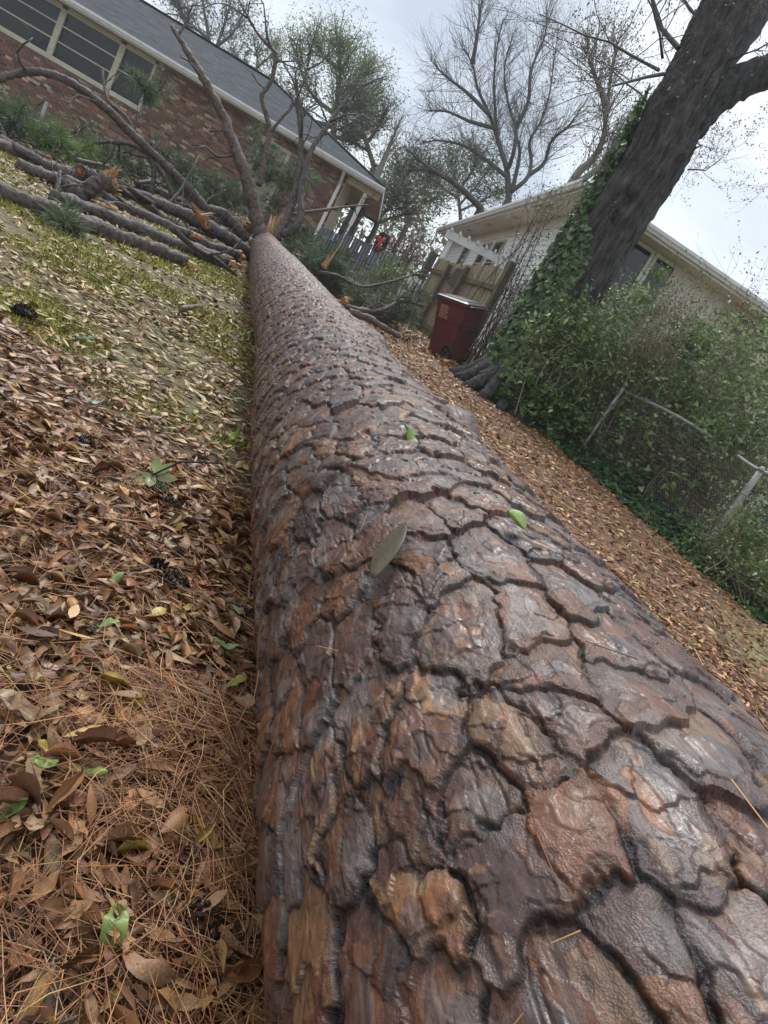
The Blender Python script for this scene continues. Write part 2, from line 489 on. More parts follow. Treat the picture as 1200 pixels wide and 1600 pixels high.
    for da in (-1, 0, 1):
        for dj in (-1, 0, 1):
            ca = i2 + da; cb = j2 + dj
            pa = ca + 0.5 + 0.85 * (hsh(ca, cb, 111) - 0.5); pb = cb + 0.5 + 0.85 * (hsh(ca, cb, 112) - 0.5)
            d = np.hypot(pa - a2, pb - b2); n1 = d < f1
            f2 = np.where(n1, f1, np.minimum(f2, d)); f1 = np.where(n1, d, f1); sb = np.where(n1, b2 - pb, sb); sid = np.where(n1, ((ca + 900) * 9000 + cb + 900).astype(np.int64), sid)
    hs = hsh(sid, sid * 0 + 1, 113)
    msk = sst(0.40, 0.52, fbm(t * 8 + 2, sp * 4.5, 3, 104)) * P
    edge2 = 1 - sst(0.03, 0.10, f2 - f1)
    h = h + msk * (0.0020 * (hs - 0.5) - 0.0030 * np.clip(sb, -0.7, 0.7) - 0.0004 * edge2)
    lump_ = fbm(t * 75, sp * 62, 3, 60, 0.6) - 0.5
    h = h + (1 - P) * 0.010 * lump_ + 4 * P * (1 - P) * 0.005 * (fbm(t * 110 + 3, sp * 95, 2, 66) - 0.5) + 0.0008 * (fbm(t * 150, sp * 60, 2, 61) - 0.5)
    h = h + 0.0012 * (fbm(t * 16, sp * 9, 2, 62) - 0.5)
    ck = np.abs(fbm(t * 24 + h1 * 30, sp * 4.5 + h2 * 30, 3, 63, 0.6) - 0.5)
    ck = (1 - sst(0.004, 0.016, ck)) * sst(0.55, 0.7, vn(t * 9, sp * 6, 64))               # hairline cracks
    h = h - P * 0.0018 * ck
    h = h * small * 0.86
    for ks, kp, kh, kw in KNOTS:
        dphi = (phi - kp + np.pi) % (2 * np.pi) - np.pi
        g = np.exp(-((s - ks) ** 2 + (dphi * 0.34) ** 2) / (2 * kw ** 2))
        h = h + kh * g
    h = h + 0.018 * (vn(phi * 1.4, s * 1.1, 70) - 0.5)
    # colour of the layer that is laid open
    u = hsh(cid + fl.astype(np.int64) * 7919, fl, 80)
    u2 = hsh(cid + fl2.astype(np.int64) * 104729, fl2 + fl * 13, 81)
    cols = np.array([[0.082, 0.045, 0.036], [0.052, 0.036, 0.034], [0.122, 0.050, 0.030], [0.190, 0.080, 0.036], [0.27, 0.150, 0.068], [0.104, 0.080, 0.074]])
    th = np.array([0.28, 0.44, 0.68, 0.83, 0.89])
    k1 = np.searchsorted(th, u); k2 = np.searchsorted(th, u2)
    c = cols[k1] * 0.54 + cols[k2] * 0.36 + np.array([0.11, 0.050, 0.033]) * 0.10
    c = c * (0.72 + 0.62 * fbm(t * 45, sp * 13, 3, 85))[..., None]
    c = c * 0.84
    lich = sst(0.60, 0.72, fbm(t * 20, sp * 12, 3, 86))[..., None] * 0.5
    c = c * (1 - lich) + np.array([0.15, 0.135, 0.13]) * lich
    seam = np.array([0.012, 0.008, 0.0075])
    pc = 1 - (1 - (0.55 * P + 0.25 * first_ + 0.04 * top)[..., None]) * np.maximum(aw, np.clip(sst(0.1, -0.1, db) * 0.8 + 0.95 * sst(0.006, 0.001, e), 0, 1))[..., None] * np.maximum(amt, 0.3)[..., None]  # blackish furrow bark, plus a line of contact shade painted along plate edges
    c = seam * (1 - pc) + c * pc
    c = c * (1 - 0.55 * ck * P)[..., None] * (1 - 0.3 * msk * edge2)[..., None] * (1 + 0.5 * msk * (hsh(sid, sid * 0 + 2, 114) - 0.5))[..., None]
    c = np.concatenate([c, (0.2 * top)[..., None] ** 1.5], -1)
    return h, cid, c

m_bark = bpy.data.materials.new('pine_bark'); m_bark.use_nodes = True
def build_bark_mat():
    t = m_bark.node_tree; N = t.nodes; L = t.links; b = N['Principled BSDF']
    at_ = N.new('ShaderNodeAttribute'); at_.attribute_name = 'Col'
    uv = N.new('ShaderNodeUVMap'); uv.uv_map = 'st'
    mp1 = N.new('ShaderNodeMapping'); mp1.inputs['Scale'].default_value = (26, 150, 1); mp1.inputs['Rotation'].default_value = (0, 0, 0.22)
    L.new(uv.outputs[0], mp1.inputs[0])
    n1 = N.new('ShaderNodeTexNoise'); n1.inputs['Scale'].default_value = 1.0; n1.inputs['Detail'].default_value = 6; n1.inputs['Roughness'].default_value = 0.62; n1.inputs['Distortion'].default_value = 0.8
    L.new(mp1.outputs[0], n1.inputs['Vector'])
    n2 = N.new('ShaderNodeTexNoise'); n2.inputs['Scale'].default_value = 260; n2.inputs['Detail'].default_value = 3
    L.new(uv.outputs[0], n2.inputs['Vector'])
    n3 = N.new('ShaderNodeTexNoise'); n3.inputs['Scale'].default_value = 7; n3.inputs['Detail'].default_value = 5
    L.new(uv.outputs[0], n3.inputs['Vector'])
    r1 = N.new('ShaderNodeMapRange'); r1.inputs[1].default_value = 0.3; r1.inputs[2].default_value = 0.7; r1.inputs[3].default_value = 0.62; r1.inputs[4].default_value = 1.42
    L.new(n1.outputs[0], r1.inputs[0])
    sc = N.new('ShaderNodeVectorMath'); sc.operation = 'SCALE'
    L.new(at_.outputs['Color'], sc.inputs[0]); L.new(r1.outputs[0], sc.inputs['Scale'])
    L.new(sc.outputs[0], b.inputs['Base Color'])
    r2 = N.new('ShaderNodeMapRange'); r2.inputs[1].default_value = 0.32; r2.inputs[2].default_value = 0.68; r2.inputs[3].default_value = 0.17; r2.inputs[4].default_value = 0.48
    rm = N.new('ShaderNodeMath'); rm.operation = 'MULTIPLY_ADD'; rm.inputs[1].default_value = 0.55; L.new(n2.outputs[0], rm.inputs[0]); rm2 = N.new('ShaderNodeMath'); rm2.operation = 'MULTIPLY'; rm2.inputs[1].default_value = 0.55; L.new(n3.outputs[0], rm2.inputs[0]); L.new(rm2.outputs[0], rm.inputs[2]); L.new(rm.outputs[0], r2.inputs[0]); 
    mr = N.new('ShaderNodeMix'); mr.data_type = 'FLOAT'; mr.inputs[2].default_value = 0.5
    L.new(at_.outputs['Alpha'], mr.inputs[0]); L.new(r2.outputs[0], mr.inputs[3]); L.new(mr.outputs[0], b.inputs['Roughness'])
    b.inputs['Specular IOR Level'].default_value = 0.5
    mp2 = N.new('ShaderNodeMapping'); mp2.inputs['Scale'].default_value = (22, 46, 1); mp2.inputs['Rotation'].default_value = (0, 0, 0.15)
    L.new(uv.outputs[0], mp2.inputs[0])
    n4 = N.new('ShaderNodeTexNoise'); n4.inputs['Scale'].default_value = 1.0; n4.inputs['Detail'].default_value = 7; n4.inputs['Roughness'].default_value = 0.6; n4.inputs['Distortion'].default_value = 0.4
    L.new(mp2.outputs[0], n4.inputs['Vector'])
    m4 = N.new('ShaderNodeMath'); m4.operation = 'MULTIPLY'; m4.inputs[1].default_value = 13.0; L.new(n4.outputs[0], m4.inputs[0])
    f4 = N.new('ShaderNodeMath'); f4.operation = 'FLOOR'; L.new(m4.outputs[0], f4.inputs[0])
    wn4 = N.new('ShaderNodeTexWhiteNoise'); wn4.noise_dimensions = '1D'; L.new(f4.outputs[0], wn4.inputs['W'])
    rw = N.new('ShaderNodeMapRange'); rw.inputs[3].default_value = 0.66; rw.inputs[4].default_value = 1.36; L.new(wn4.outputs[0], rw.inputs[0])
    sc2 = N.new('ShaderNodeVectorMath'); sc2.operation = 'SCALE'; L.new(sc.outputs[0], sc2.inputs[0]); L.new(rw.outputs[0], sc2.inputs['Scale'])
    L.new(sc2.outputs[0], b.inputs['Base Color'])
    ad0 = N.new('ShaderNodeMath'); ad0.operation = 'MULTIPLY_ADD'; ad0.inputs[1].default_value = 0.75; L.new(n2.outputs[0], ad0.inputs[0])
    s1 = N.new('ShaderNodeMath'); s1.operation = 'MULTIPLY'; s1.inputs[1].default_value = 0.38; L.new(n1.outputs[0], s1.inputs[0]); L.new(s1.outputs[0], ad0.inputs[2])
    ad = N.new('ShaderNodeMath'); ad.operation = 'MULTIPLY_ADD'; ad.inputs[1].default_value = 0.20
    L.new(f4.outputs[0], ad.inputs[0]); L.new(ad0.outputs[0], ad.inputs[2])
    n5 = N.new('ShaderNodeTexNoise'); n5.inputs['Scale'].default_value = 420; n5.inputs['Detail'].default_value = 2
    L.new(uv.outputs[0], n5.inputs['Vector'])
    inv = N.new('ShaderNodeMath'); inv.operation = 'SUBTRACT'; inv.inputs[0].default_value = 1.0; L.new(at_.outputs['Alpha'], inv.inputs[1])
    gr = N.new('ShaderNodeMath'); gr.operation = 'MULTIPLY'; L.new(n5.outputs[0], gr.inputs[0]); L.new(inv.outputs[0], gr.inputs[1])
    gr2 = N.new('ShaderNodeMath'); gr2.operation = 'MULTIPLY_ADD'; gr2.inputs[1].default_value = 4.0; L.new(gr.outputs[0], gr2.inputs[0]); L.new(ad.outputs[0], gr2.inputs[2]); ad = gr2
    bp = N.new('ShaderNodeBump'); bp.inputs['Strength'].default_value = 0.36; bp.inputs['Distance'].default_value = 0.0020
    L.new(ad.outputs[0], bp.inputs['Height']); L.new(bp.outputs[0], b.inputs['Normal'])
build_bark_mat()

pine = empty('fallen_pine_tree', (A0[0], A0[1], 0.0), 'huge fallen pine with wet plated bark and broken crown lying across the yard', 'fallen tree')
# inner wood and the coarse root end behind the viewer
core = MB()
ss = np.linspace(-3.4, S_END + 0.05, 60)
v_, f_ = tube(axis(ss), rad(ss) - 0.045, 24, 0.03, 3)
core.add(v_, f_, (0.05, 0.035, 0.03))
trunk = core.done('trunk', m_branch, pine, smooth=True)

BV, BF, BC, BUV, BN, BID = [], [], [], [], [], []
off = 0
def bark_patch(s0, s1, step, ncol, nback):
    global off
    lst = [s0]
    while lst[-1] < s1:
        d = math.sqrt((lst[-1] - 0.30) ** 2 + 0.56 ** 2)
        lst.append(min(lst[-1] + max(step * d, 0.0012), s1) if lst[-1] + step * d < s1 - 1e-6 else s1)
    s = np.array(lst)
    front = np.linspace(VIEW - 1.36, VIEW + 1.36, ncol)
    back = np.linspace(VIEW + 1.36, VIEW - 1.36 + 2 * np.pi, nback)[1:]
    phi = np.concatenate([front, back])
    phi[-1] = phi[0] + 2 * np.pi
    S, PH = np.meshgrid(s, phi, indexing='ij')
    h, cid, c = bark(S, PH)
    h[:, -1] = h[:, 0]; cid[:, -1] = cid[:, 0]
    R = rad(S) + h
    lump = 0.012 * (vn(S * 0.9 + 3, PH * 0 + 0.5, 77) - 0.5)
    P = axis(S) + (R + lump)[..., None] * (np.cos(PH)[..., None] * XA + np.sin(PH)[..., None] * ZA)
    gs = np.gradient(P, axis=0); gp = np.gradient(P, axis=1)
    nrm = np.cross(gp, gs); nrm /= np.linalg.norm(nrm, axis=-1, keepdims=True) + 1e-12
    outw = np.cos(PH)[..., None] * XA + np.sin(PH)[..., None] * ZA
    flip = np.sign((nrm * outw).sum(-1, keepdims=True)); flip[flip == 0] = 1
    nrm = nrm * flip
    n, m = S.shape
    i, j = np.meshgrid(np.arange(n - 1), np.arange(m - 1), indexing='ij')
    f = np.stack([i * m + j, (i + 1) * m + j, (i + 1) * m + j + 1, i * m + j + 1], -1).reshape(-1, 4)
    a = P.reshape(-1, 3)
    tn = np.cross(a[f[0, 1]] - a[f[0, 0]], a[f[0, 3]] - a[f[0, 0]])
    if tn @ outw.reshape(-1, 3)[f[0, 0]] < 0:
        f = f[:, ::-1]
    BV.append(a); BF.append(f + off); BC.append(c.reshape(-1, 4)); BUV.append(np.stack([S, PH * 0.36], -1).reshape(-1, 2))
    BN.append(nrm.reshape(-1, 3)); BID.append(cid[:-1, :-1].ravel())
    off += len(a)
bark_patch(0.22, 1.5, 0.0027, 560, 60)
bark_patch(1.5, 4.5, 0.0032, 320, 40)
bark_patch(4.5, S_END, 0.0034, 190, 30)
bark_patch(-3.4, 0.22, 0.024, 130, 34)
BV = np.concatenate(BV); BF = np.concatenate(BF); BC = np.concatenate(BC); BUV = np.concatenate(BUV); BN = np.concatenate(BN); BID = np.concatenate(BID)
# how large each plate shows from the path: the 300 largest become pieces of their own
ctr = BV[BF].mean(1)
ar = np.linalg.norm(np.cross(BV[BF[:, 2]] - BV[BF[:, 0]], BV[BF[:, 3]] - BV[BF[:, 1]]), axis=1) / 2
vd = CAM - ctr; dist = np.linalg.norm(vd, axis=1)
pr = proj(ctr)
vis = (pr[:, 0] > 0) & (pr[:, 0] < 1200) & (pr[:, 1] > 0) & (pr[:, 1] < 1600) & (pr[:, 2] > 0.05)
fac = np.clip((BN[BF[:, 0]] * vd).sum(1) / dist, 0, 1)
wgt = ar * fac / dist ** 2 * vis
uid, inv = np.unique(BID, return_inverse=True)
tot = np.bincount(inv, wgt)
top = np.argsort(-tot)[:300]
rank = np.full(len(uid), -1); rank[top] = np.arange(len(top))
fr_ = rank[inv]
def sub_mesh(name, fsel, parent):
    used, q = np.unique(fsel, return_inverse=True)
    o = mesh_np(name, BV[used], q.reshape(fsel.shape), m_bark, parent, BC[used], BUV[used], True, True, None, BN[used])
    return o
order = np.argsort(fr_, kind='stable'); fs_sorted = fr_[order]
bounds = np.searchsorted(fs_sorted, np.arange(-1, 301))
rest = sub_mesh('small_bark_plates', BF[order[bounds[0]:bounds[1]]], trunk)
tag(rest, kind='stuff')
for k in range(300):
    a, b = bounds[k + 1], bounds[k + 2] if k + 2 < len(bounds) else len(order)
    sub_mesh('bark_plate', BF[order[a:b]], trunk)
del BV, BF, BC, BUV, BN, BID
# ------------------------------------------------------------------ brick house
m_brick = pmat('brick', attr=True, rough=0.85, var=0.3, vscale=14, bump=0.6, bscale=60, bdist=0.006)
m_mortar = pmat('mortar', (0.30, 0.26, 0.21), rough=0.9, var=0.2, vscale=10)
m_trim = pmat('cream_trim', (0.52, 0.48, 0.38), rough=0.55, var=0.12, vscale=3, dirt=((0.25, 0.23, 0.18), 5, 0.58, 0.5))
m_white = pmat('white_paint', (0.72, 0.73, 0.72), rough=0.5, var=0.08, vscale=3, dirt=((0.35, 0.34, 0.29), 4, 0.6, 0.45))
m_beige = pmat('beige_board', (0.50, 0.43, 0.30), rough=0.6, var=0.1, vscale=3)
m_shingle = pmat('roof_shingle', attr=True, rough=0.9, var=0.25, vscale=25, bump=0.5, bscale=80, bdist=0.004, spec=0.2)
m_glass = bpy.data.materials.new('window_glass'); m_glass.use_nodes = True
def _glass():
    t = m_glass.node_tree; t.nodes.clear(); N = t.nodes; L = t.links
    o = N.new('ShaderNodeOutputMaterial'); g = N.new('ShaderNodeBsdfGlossy'); g.inputs['Roughness'].default_value = 0.03
    r = N.new('ShaderNodeBsdfTransparent'); r.inputs[0].default_value = (0.55, 0.6, 0.6, 1)
    f = N.new('ShaderNodeFresnel'); f.inputs[0].default_value = 1.4
    x = N.new('ShaderNodeMixShader'); L.new(f.outputs[0], x.inputs[0]); L.new(r.outputs[0], x.inputs[1]); L.new(g.outputs[0], x.inputs[2]); L.new(x.outputs[0], o.inputs[0])
_glass()
m_darkglass = pmat('dark_glass', (0.012, 0.014, 0.016), rough=0.05, var=0, spec=0.7)
m_blind = pmat('blind_slat', (0.13, 0.135, 0.13), rough=0.6, var=0.05)
m_dark = pmat('dark_void', (0.02, 0.02, 0.02), rough=0.9, var=0)
HO = np.array([-4.881, 22.381, 0.0]); HROT = math.radians(-170.46)
HB = 1.72                                   # ground level at the house
house = empty('brick_house', (HO[0], HO[1], HB), 'red brick house with grey hip roof, white gutter and long cream windows', 'house', rotz=HROT)
def hz(v): return v - HB
WY = -0.5; WX0, WX1 = 1.18, 15.2            # wall plane, right and left ends (local x runs left along the wall)
SOF = hz(4.30)
WIN = [(12.3, 10.44), (10.36, 8.62), (8.54, 7.55)]
WZ0, WZ1 = hz(2.87), hz(4.22)
DOOR = (3.95, 3.0)
hb = MB()
hb.box((WX0 + 0.03, WY - 0.2, -1.5), (WX1, WY - 0.02, WZ0 - 0.03))
hb.box((WX0 + 0.03, WY - 0.2, WZ0 - 0.029), (WIN[2][1] - 0.02, WY - 0.02, SOF))
hb.box((WIN[0][0] + 0.02, WY - 0.2, WZ0 - 0.029), (WX1, WY - 0.02, SOF))
hb.box((WX0 + 0.03, WY - 3.2, -0.6), (WX1, WY - 3.0, SOF))
hb.box((WX0 + 0.03, WY - 3.0, -0.6), (WX0 + 0.1, WY - 0.2, SOF))
hq = MB(); hq.box((WIN[2][1] - 0.015, WY - 0.5, WZ0 - 0.1), (WIN[0][0] + 0.015, WY - 0.45, SOF - 0.01)); hq.done('dark_room_backing', m_dark, house, world=False, col=False)  # near-black sheet behind the panes, its colour stands in for the unlit room
wall = hb.done('wall', m_mortar, house, world=False, col=False)
CH, BL = 0.0755, 0.2085
bricks = []
for r_ in range(int((SOF + 1.3) / CH)):
    z = -1.3 + r_ * CH
    x = WX0 + (BL / 2 if r_ % 2 else 0) - BL / 2
    while x < WX1:
        a, b = max(x, WX0), min(x + BL - 0.010, WX1)
        keep = b - a > 0.04
        for w0, w1 in WIN:
            if z + CH > WZ0 - 0.08 and b > w1 - 0.06 and a < w0 + 0.06: keep = False
        if b > DOOR[1] and a < DOOR[0] and z < SOF - 0.28: keep = False
        if keep: bricks.append((a, b, z))
        x += BL
bricks = np.array(bricks)
bcol = pal(len(bricks), [(0.19, 0.090, 0.060), (0.145, 0.072, 0.051), (0.24, 0.118, 0.075), (0.095, 0.060, 0.052), (0.40, 0.32, 0.23), (0.28, 0.18, 0.12)], [30, 24, 18, 10, 8, 10], 0.16)
mrot = np.array([[math.cos(HROT), -math.sin(HROT), 0], [math.sin(HROT), math.cos(HROT), 0], [0, 0, 1]])
bw = np.stack([(bricks[:, 0] + bricks[:, 1]) / 2, np.full(len(bricks), WY), bricks[:, 2] + 0.03], -1) @ mrot.T + np.array([HO[0], HO[1], HB])
bp = proj(bw)
seen = (bp[:, 0] > -5) & (bp[:, 0] < 560) & (bp[:, 1] > 0)
score = np.where(seen & (bp[:, 0] < 330) & (bp[:, 1] < 215), -bp[:, 2], -999)
single = np.argsort(-score)[:300]
is_single = np.zeros(len(bricks), bool); is_single[single] = True
def brick_geo(mb, a, b, z, c, prd):
    mb.box((a, WY - 0.05, z), (b, WY + prd, z + CH - 0.010), c)
restb = MB()
prot = rng.uniform(0.0, 0.006, len(bricks))
shared = {}
for i, (a, b, z) in enumerate(bricks):
    if not is_single[i]:
        brick_geo(restb, a, b, z, bcol[i], prot[i])
    else:
        key = (round(b - a, 3), int(rng.integers(0, 26)))
        if key not in shared:
            t_ = MB(); t_.box((0, -0.05, 0), (b - a, prot[i], CH - 0.010), bcol[i])
            shared[key] = t_.done('brick', m_brick, wall, world=False)
            shared[key].location = (a, WY, z)
        else:
            o = link('brick', shared[key].data, wall); o.location = (a, WY, z)
o = restb.done('small_bricks', m_brick, wall, world=False); tag(o, kind='stuff')
# windows
for wi, (x0, x1) in enumerate(WIN):
    wb = MB()
    for a, b in (((x1 - 0.04, WY - 0.12, WZ0), (x1 + 0.045, WY + 0.03, WZ1)), ((x0 - 0.045, WY - 0.12, WZ0), (x0 + 0.04, WY + 0.03, WZ1)),
                 ((x1 + 0.046, WY - 0.12, WZ1 - 0.06), (x0 - 0.046, WY + 0.025, WZ1 + 0.075)), ((x1 + 0.046, WY - 0.12, WZ0), (x0 - 0.046, WY + 0.025, WZ0 + 0.06))):
        wb.box(a, b)
    w = wb.done('window', m_trim, house, world=False, col=False)
    s_ = MB(); s_.box((x1 - 0.07, WY - 0.05, WZ0 - 0.075), (x0 + 0.07, WY + 0.055, WZ0 - 0.003)); s_.done('sill', m_trim, w, world=False, col=False)
    zs = (0.36, 0.68) if wi < 2 else (0.5,)
    zz = [WZ0 + 0.06] + [WZ0 + (WZ1 - WZ0) * q for q in zs] + [WZ1 - 0.06]
    for q in zs:
        s_ = MB(); s_.box((x1 + 0.047, WY - 0.07, WZ0 + (WZ1 - WZ0) * q - 0.018), (x0 - 0.047, WY + 0.0, WZ0 + (WZ1 - WZ0) * q + 0.018)); s_.done('glazing_bar', m_trim, w, world=False, col=False)
    for k in range(len(zz) - 1):
        s_ = MB(); s_.box((x1 + 0.046, WY - 0.075, zz[k] - 0.005), (x0 - 0.046, WY - 0.055, zz[k + 1] + 0.005)); s_.done('pane', m_glass, w, world=False, col=False)
    bl = MB()
    for z in np.arange(WZ0 + 0.08, WZ1 - 0.06, 0.045):
        bl.box((x1 + 0.05, WY - 0.135, z), (x0 - 0.05, WY - 0.110, z + 0.014))
    if wi < 2: bl.done('blind', m_blind, w, world=False, col=False)
db = MB(); db.box((DOOR[1] + 0.06, WY - 0.35, -0.4), (DOOR[0] - 0.06, WY - 0.30, SOF - 0.3)); dr = db.done('door', pmat('door_paint', (0.05, 0.07, 0.08), rough=0.4, var=0.1), house, world=False, col=False)
db = MB()
for x in (DOOR[1], DOOR[0] - 0.09): db.box((x, WY - 0.3, -0.4), (x + 0.09, WY + 0.03, SOF - 0.28))
db.box((DOOR[1] + 0.091, WY - 0.3, SOF - 0.37), (DOOR[0] - 0.091, WY + 0.025, SOF - 0.28)); db.done('frame', m_trim, dr, world=False, col=False)
# soffit, fascia, gutter
EX1 = 16.5
sb = MB(); sb.box((-0.02, -7.0, SOF), (EX1, -0.02, SOF + 0.02)); sb.done('soffit', m_trim, house, world=False, col=False)
fb = MB(); fb.box((0, -0.019, SOF - 0.02), (EX1, 0.01, SOF + 0.15)); fb.box((-0.02, -7.0, SOF - 0.02), (-0.045, 0.0, SOF + 0.15)); fb.done('fascia', m_white, house, world=False, col=False)
gb = MB()
prof = [(0.012, 0.14), (0.012, 0.03), (0.035, 0.02), (0.085, 0.02), (0.10, 0.06), (0.125, 0.09), (0.125, 0.15), (0.112, 0.15), (0.112, 0.10), (0.088, 0.065), (0.04, 0.035), (0.022, 0.14)]
gv = np.array([[x, y, SOF + z] for x in (-0.05, EX1) for y, z in prof]); n_ = len(prof)
gf_ = np.array([[i, (i + 1) % n_, n_ + (i + 1) % n_, n_ + i] for i in range(n_)])
gb.add(gv, gf_); gb.done('gutter', m_white, house, world=False, col=False)
# roof: sloping deck with shingle courses, hip end
RY, RX, RZ = -4.6, 5.2, hz(6.28)
E0 = np.array([-0.06, 0.05, SOF + 0.16])
rb = MB()
P_ = np.array([[-0.06, 0.05, SOF + 0.152], [EX1, 0.05, SOF + 0.152], [EX1, RY, RZ], [RX, RY, RZ], [-0.06, -9.25, SOF + 0.152], [EX1, -9.25, SOF + 0.152]])
rb.add(P_, [np.array([[0, 1, 2, 3], [3, 2, 5, 4]]), np.array([[0, 3, 4]])], (0.07, 0.075, 0.085))
roof = rb.done('roof', m_shingle, house, world=False)
sh = MB(); nC = 34
up_ = np.array([0, RY - 0.05, RZ - (SOF + 0.152)]); L_ = np.linalg.norm(up_); upn = up_ / L_
nn = np.array([0, -upn[2], upn[1]]); nn = nn if nn[2] > 0 else -nn
for r_ in range(nC):
    d0 = L_ * r_ / nC; d1 = d0 + L_ / nC * 1.1
    x = -0.06 + (RX + 0.06) * (d0 / L_) - rng.uniform(0, 0.3)
    xmin = -0.06 + (RX + 0.06) * (d0 / L_)
    while x < EX1:
        w_ = 0.305
        a, b = max(x, xmin), min(x + w_ - 0.006, EX1)
        if b - a > 0.03:
            base = np.array([0, 0.05, SOF + 0.152])
            q = [base + upn * d + np.array([xx, 0, 0]) + nn * hh for d, hh in ((d0, 0.010 + rng.uniform(0, 0.003)), (d1, 0.004)) for xx in (a, b)]
            q += [base + upn * d0 + np.array([xx, 0, 0]) + nn * 0.001 for xx in (a, b)]
            g_ = rng.uniform(0.75, 1.25)
            sh.add(np.array(q), np.array([[0, 1, 3, 2], [4, 5, 1, 0]]), np.array([0.075, 0.082, 0.096]) * g_)
        x += w_
o = sh.done('shingles', m_shingle, roof, world=False); tag(o, kind='stuff')
rc = MB(); rc.beam((EX1, RY, RZ + 0.02), (RX - 0.05, RY, RZ + 0.02), 0.26, 0.03, (0.05, 0.052, 0.058)); rc.beam((RX, RY, RZ + 0.02), (-0.06, 0.05, SOF + 0.17), 0.24, 0.03, (0.05, 0.052, 0.058)); rc.done('ridge_cap', m_shingle, roof, world=False)
# porch corner: corner pier, back wall, downspout and post
pb = MB(); pb.box((1.14, WY - 3.0, -0.5), (1.175, WY - 0.03, SOF)); pb.done('porch_wall', m_beige, house, world=False, col=False)
ds = MB(); ds.box((1.24, WY + 0.012, -0.4), (1.34, WY + 0.085, SOF - 0.35)); ds.beam((1.29, WY + 0.05, SOF - 0.36), (1.29, 0.05, SOF + 0.03), 0.09, 0.07); ds.done('downspout', m_white, house, world=False, col=False)
po = MB(); po.box((0.40, WY - 0.06, -0.6), (0.52, WY + 0.06, SOF)); po.done('porch_post', m_white, house, world=False, col=False)
bm = MB(); bm.box((0.02, WY - 0.08, SOF - 0.20), (1.13, WY + 0.08, SOF - 0.004)); bm.done('porch_beam', m_beige, house, world=False, col=False)
for k in range(4):
    vb = MB(); vb.box((0.35 + 0.02 * k, -1.1 - k * 0.8, SOF - 0.008), (0.75, -1.0 - k * 0.8, SOF - 0.002)); vb.done('soffit_vent', m_dark, house, world=False, col=False)

# ------------------------------------------------------------------ white house
Z_E = 5.03
a_ = math.radians(15.2)
K = np.array([0.27, 14.22, 0.0])
wg = float(ground_z(1.0, 16.0)) - 0.1
white = empty('white_house', (K[0], K[1], wg), 'white lap sided house with wide soffit and hip roof behind the wooden fence', 'house', rotz=a_)
# local: x runs right along the street side, y runs back along the side wall
def zz_(v): return v - wg
m_side = pmat('siding_paint', (0.84, 0.85, 0.85), rough=0.5, var=0.06, vscale=2, dirt=((0.4, 0.4, 0.34), 3, 0.62, 0.4))
m_soff = pmat('soffit_paint', (0.72, 0.70, 0.61), rough=0.55, var=0.08, vscale=2)
WL, WW = 14.2, 14.0
S0 = zz_(Z_E) - 0.15
b_ = MB(); b_.box((0.65, 0.65, -0.5), (WW, WL - 0.5, S0)); wwall = b_.done('wall', m_side, white, world=False, col=False)
lap = 0.125
nb_ = int((S0 + 0.3) / lap)
sv = MB(); sv.add(np.array([[0.648, 0.6, 0], [0.622, 0.6, 0], [0.640, 0.6, lap + 0.015], [0.648, WL - 0.5, 0], [0.622, WL - 0.5, 0], [0.640, WL - 0.5, lap + 0.015]]), [np.array([[0, 3, 4, 1], [1, 4, 5, 2], [0, 2, 5, 3]]), np.array([[0, 1, 2], [3, 5, 4]])])
first = sv.done('siding_board', m_side, wwall, world=False, col=False)
for k in range(nb_):
    o = first if k == 0 else link('siding_board', first.data, wwall)
    o.location = (0, 0, -0.3 + k * lap)
sv = MB(); sv.add(np.array([[0.60, 0.648, 0], [0.60, 0.622, 0], [0.60, 0.640, lap + 0.015], [WW, 0.648, 0], [WW, 0.622, 0], [WW, 0.640, lap + 0.015]]), [np.array([[0, 1, 4, 3], [1, 2, 5, 4], [0, 3, 5, 2]]), np.array([[0, 2, 1], [3, 4, 5]])])
first = None
m_cream = pmat('cream_wall', (0.66, 0.65, 0.58), rough=0.6, var=0.06)
sv2 = MB(); sv2.box((0.655, 0.60, -0.3), (WW, 0.6485, S0 - 0.003)); sv2.done('street_wall', m_cream, white, world=False, col=False)
cb = MB(); cb.box((0.585, 0.585, -0.3), (0.70, 0.70, S0 - 0.002)); cb.done('corner_board', m_white, white, world=False, col=False)
cb = MB(); cb.box((0.585, WL - 0.55, -0.3), (0.66, WL - 0.43, S0 - 0.002)); cb.done('corner_board', m_white, white, world=False, col=False)
fr_b = MB(); fr_b.box((0.60, 0.71, S0 - 0.26), (0.618, WL - 0.56, S0 - 0.003)); fr_b.done('frieze_board', m_soff, white, world=False, col=False)
sb = MB(); sb.box((0.02, 0.02, S0), (WW, WL - 0.02, S0 + 0.02)); sb.done('soffit', m_soff, white, world=False, col=False)
fb = MB(); fb.box((-0.01, 0.0, S0 - 0.03), (0.018, WL, S0 + 0.15)); fb.box((0.019, -0.01, S0 - 0.03), (WW, 0.018, S0 + 0.15)); fb.done('fascia', m_soff, white, world=False, col=False)
gb = MB()
gv = np.array([[-0.012 - y + 0.012, x, S0 + z] for x in (-0.08, WL + 0.05) for y, z in prof])
gb.add(gv, gf_)
gb.done('gutter', m_white, white, world=False, col=False)
gb = MB(); gv = np.array([[x, -y, S0 + z] for x in (0.02, WW) for y, z in prof]); gb.add(gv, gf_); gb.done('gutter', m_white, white, world=False, col=False)
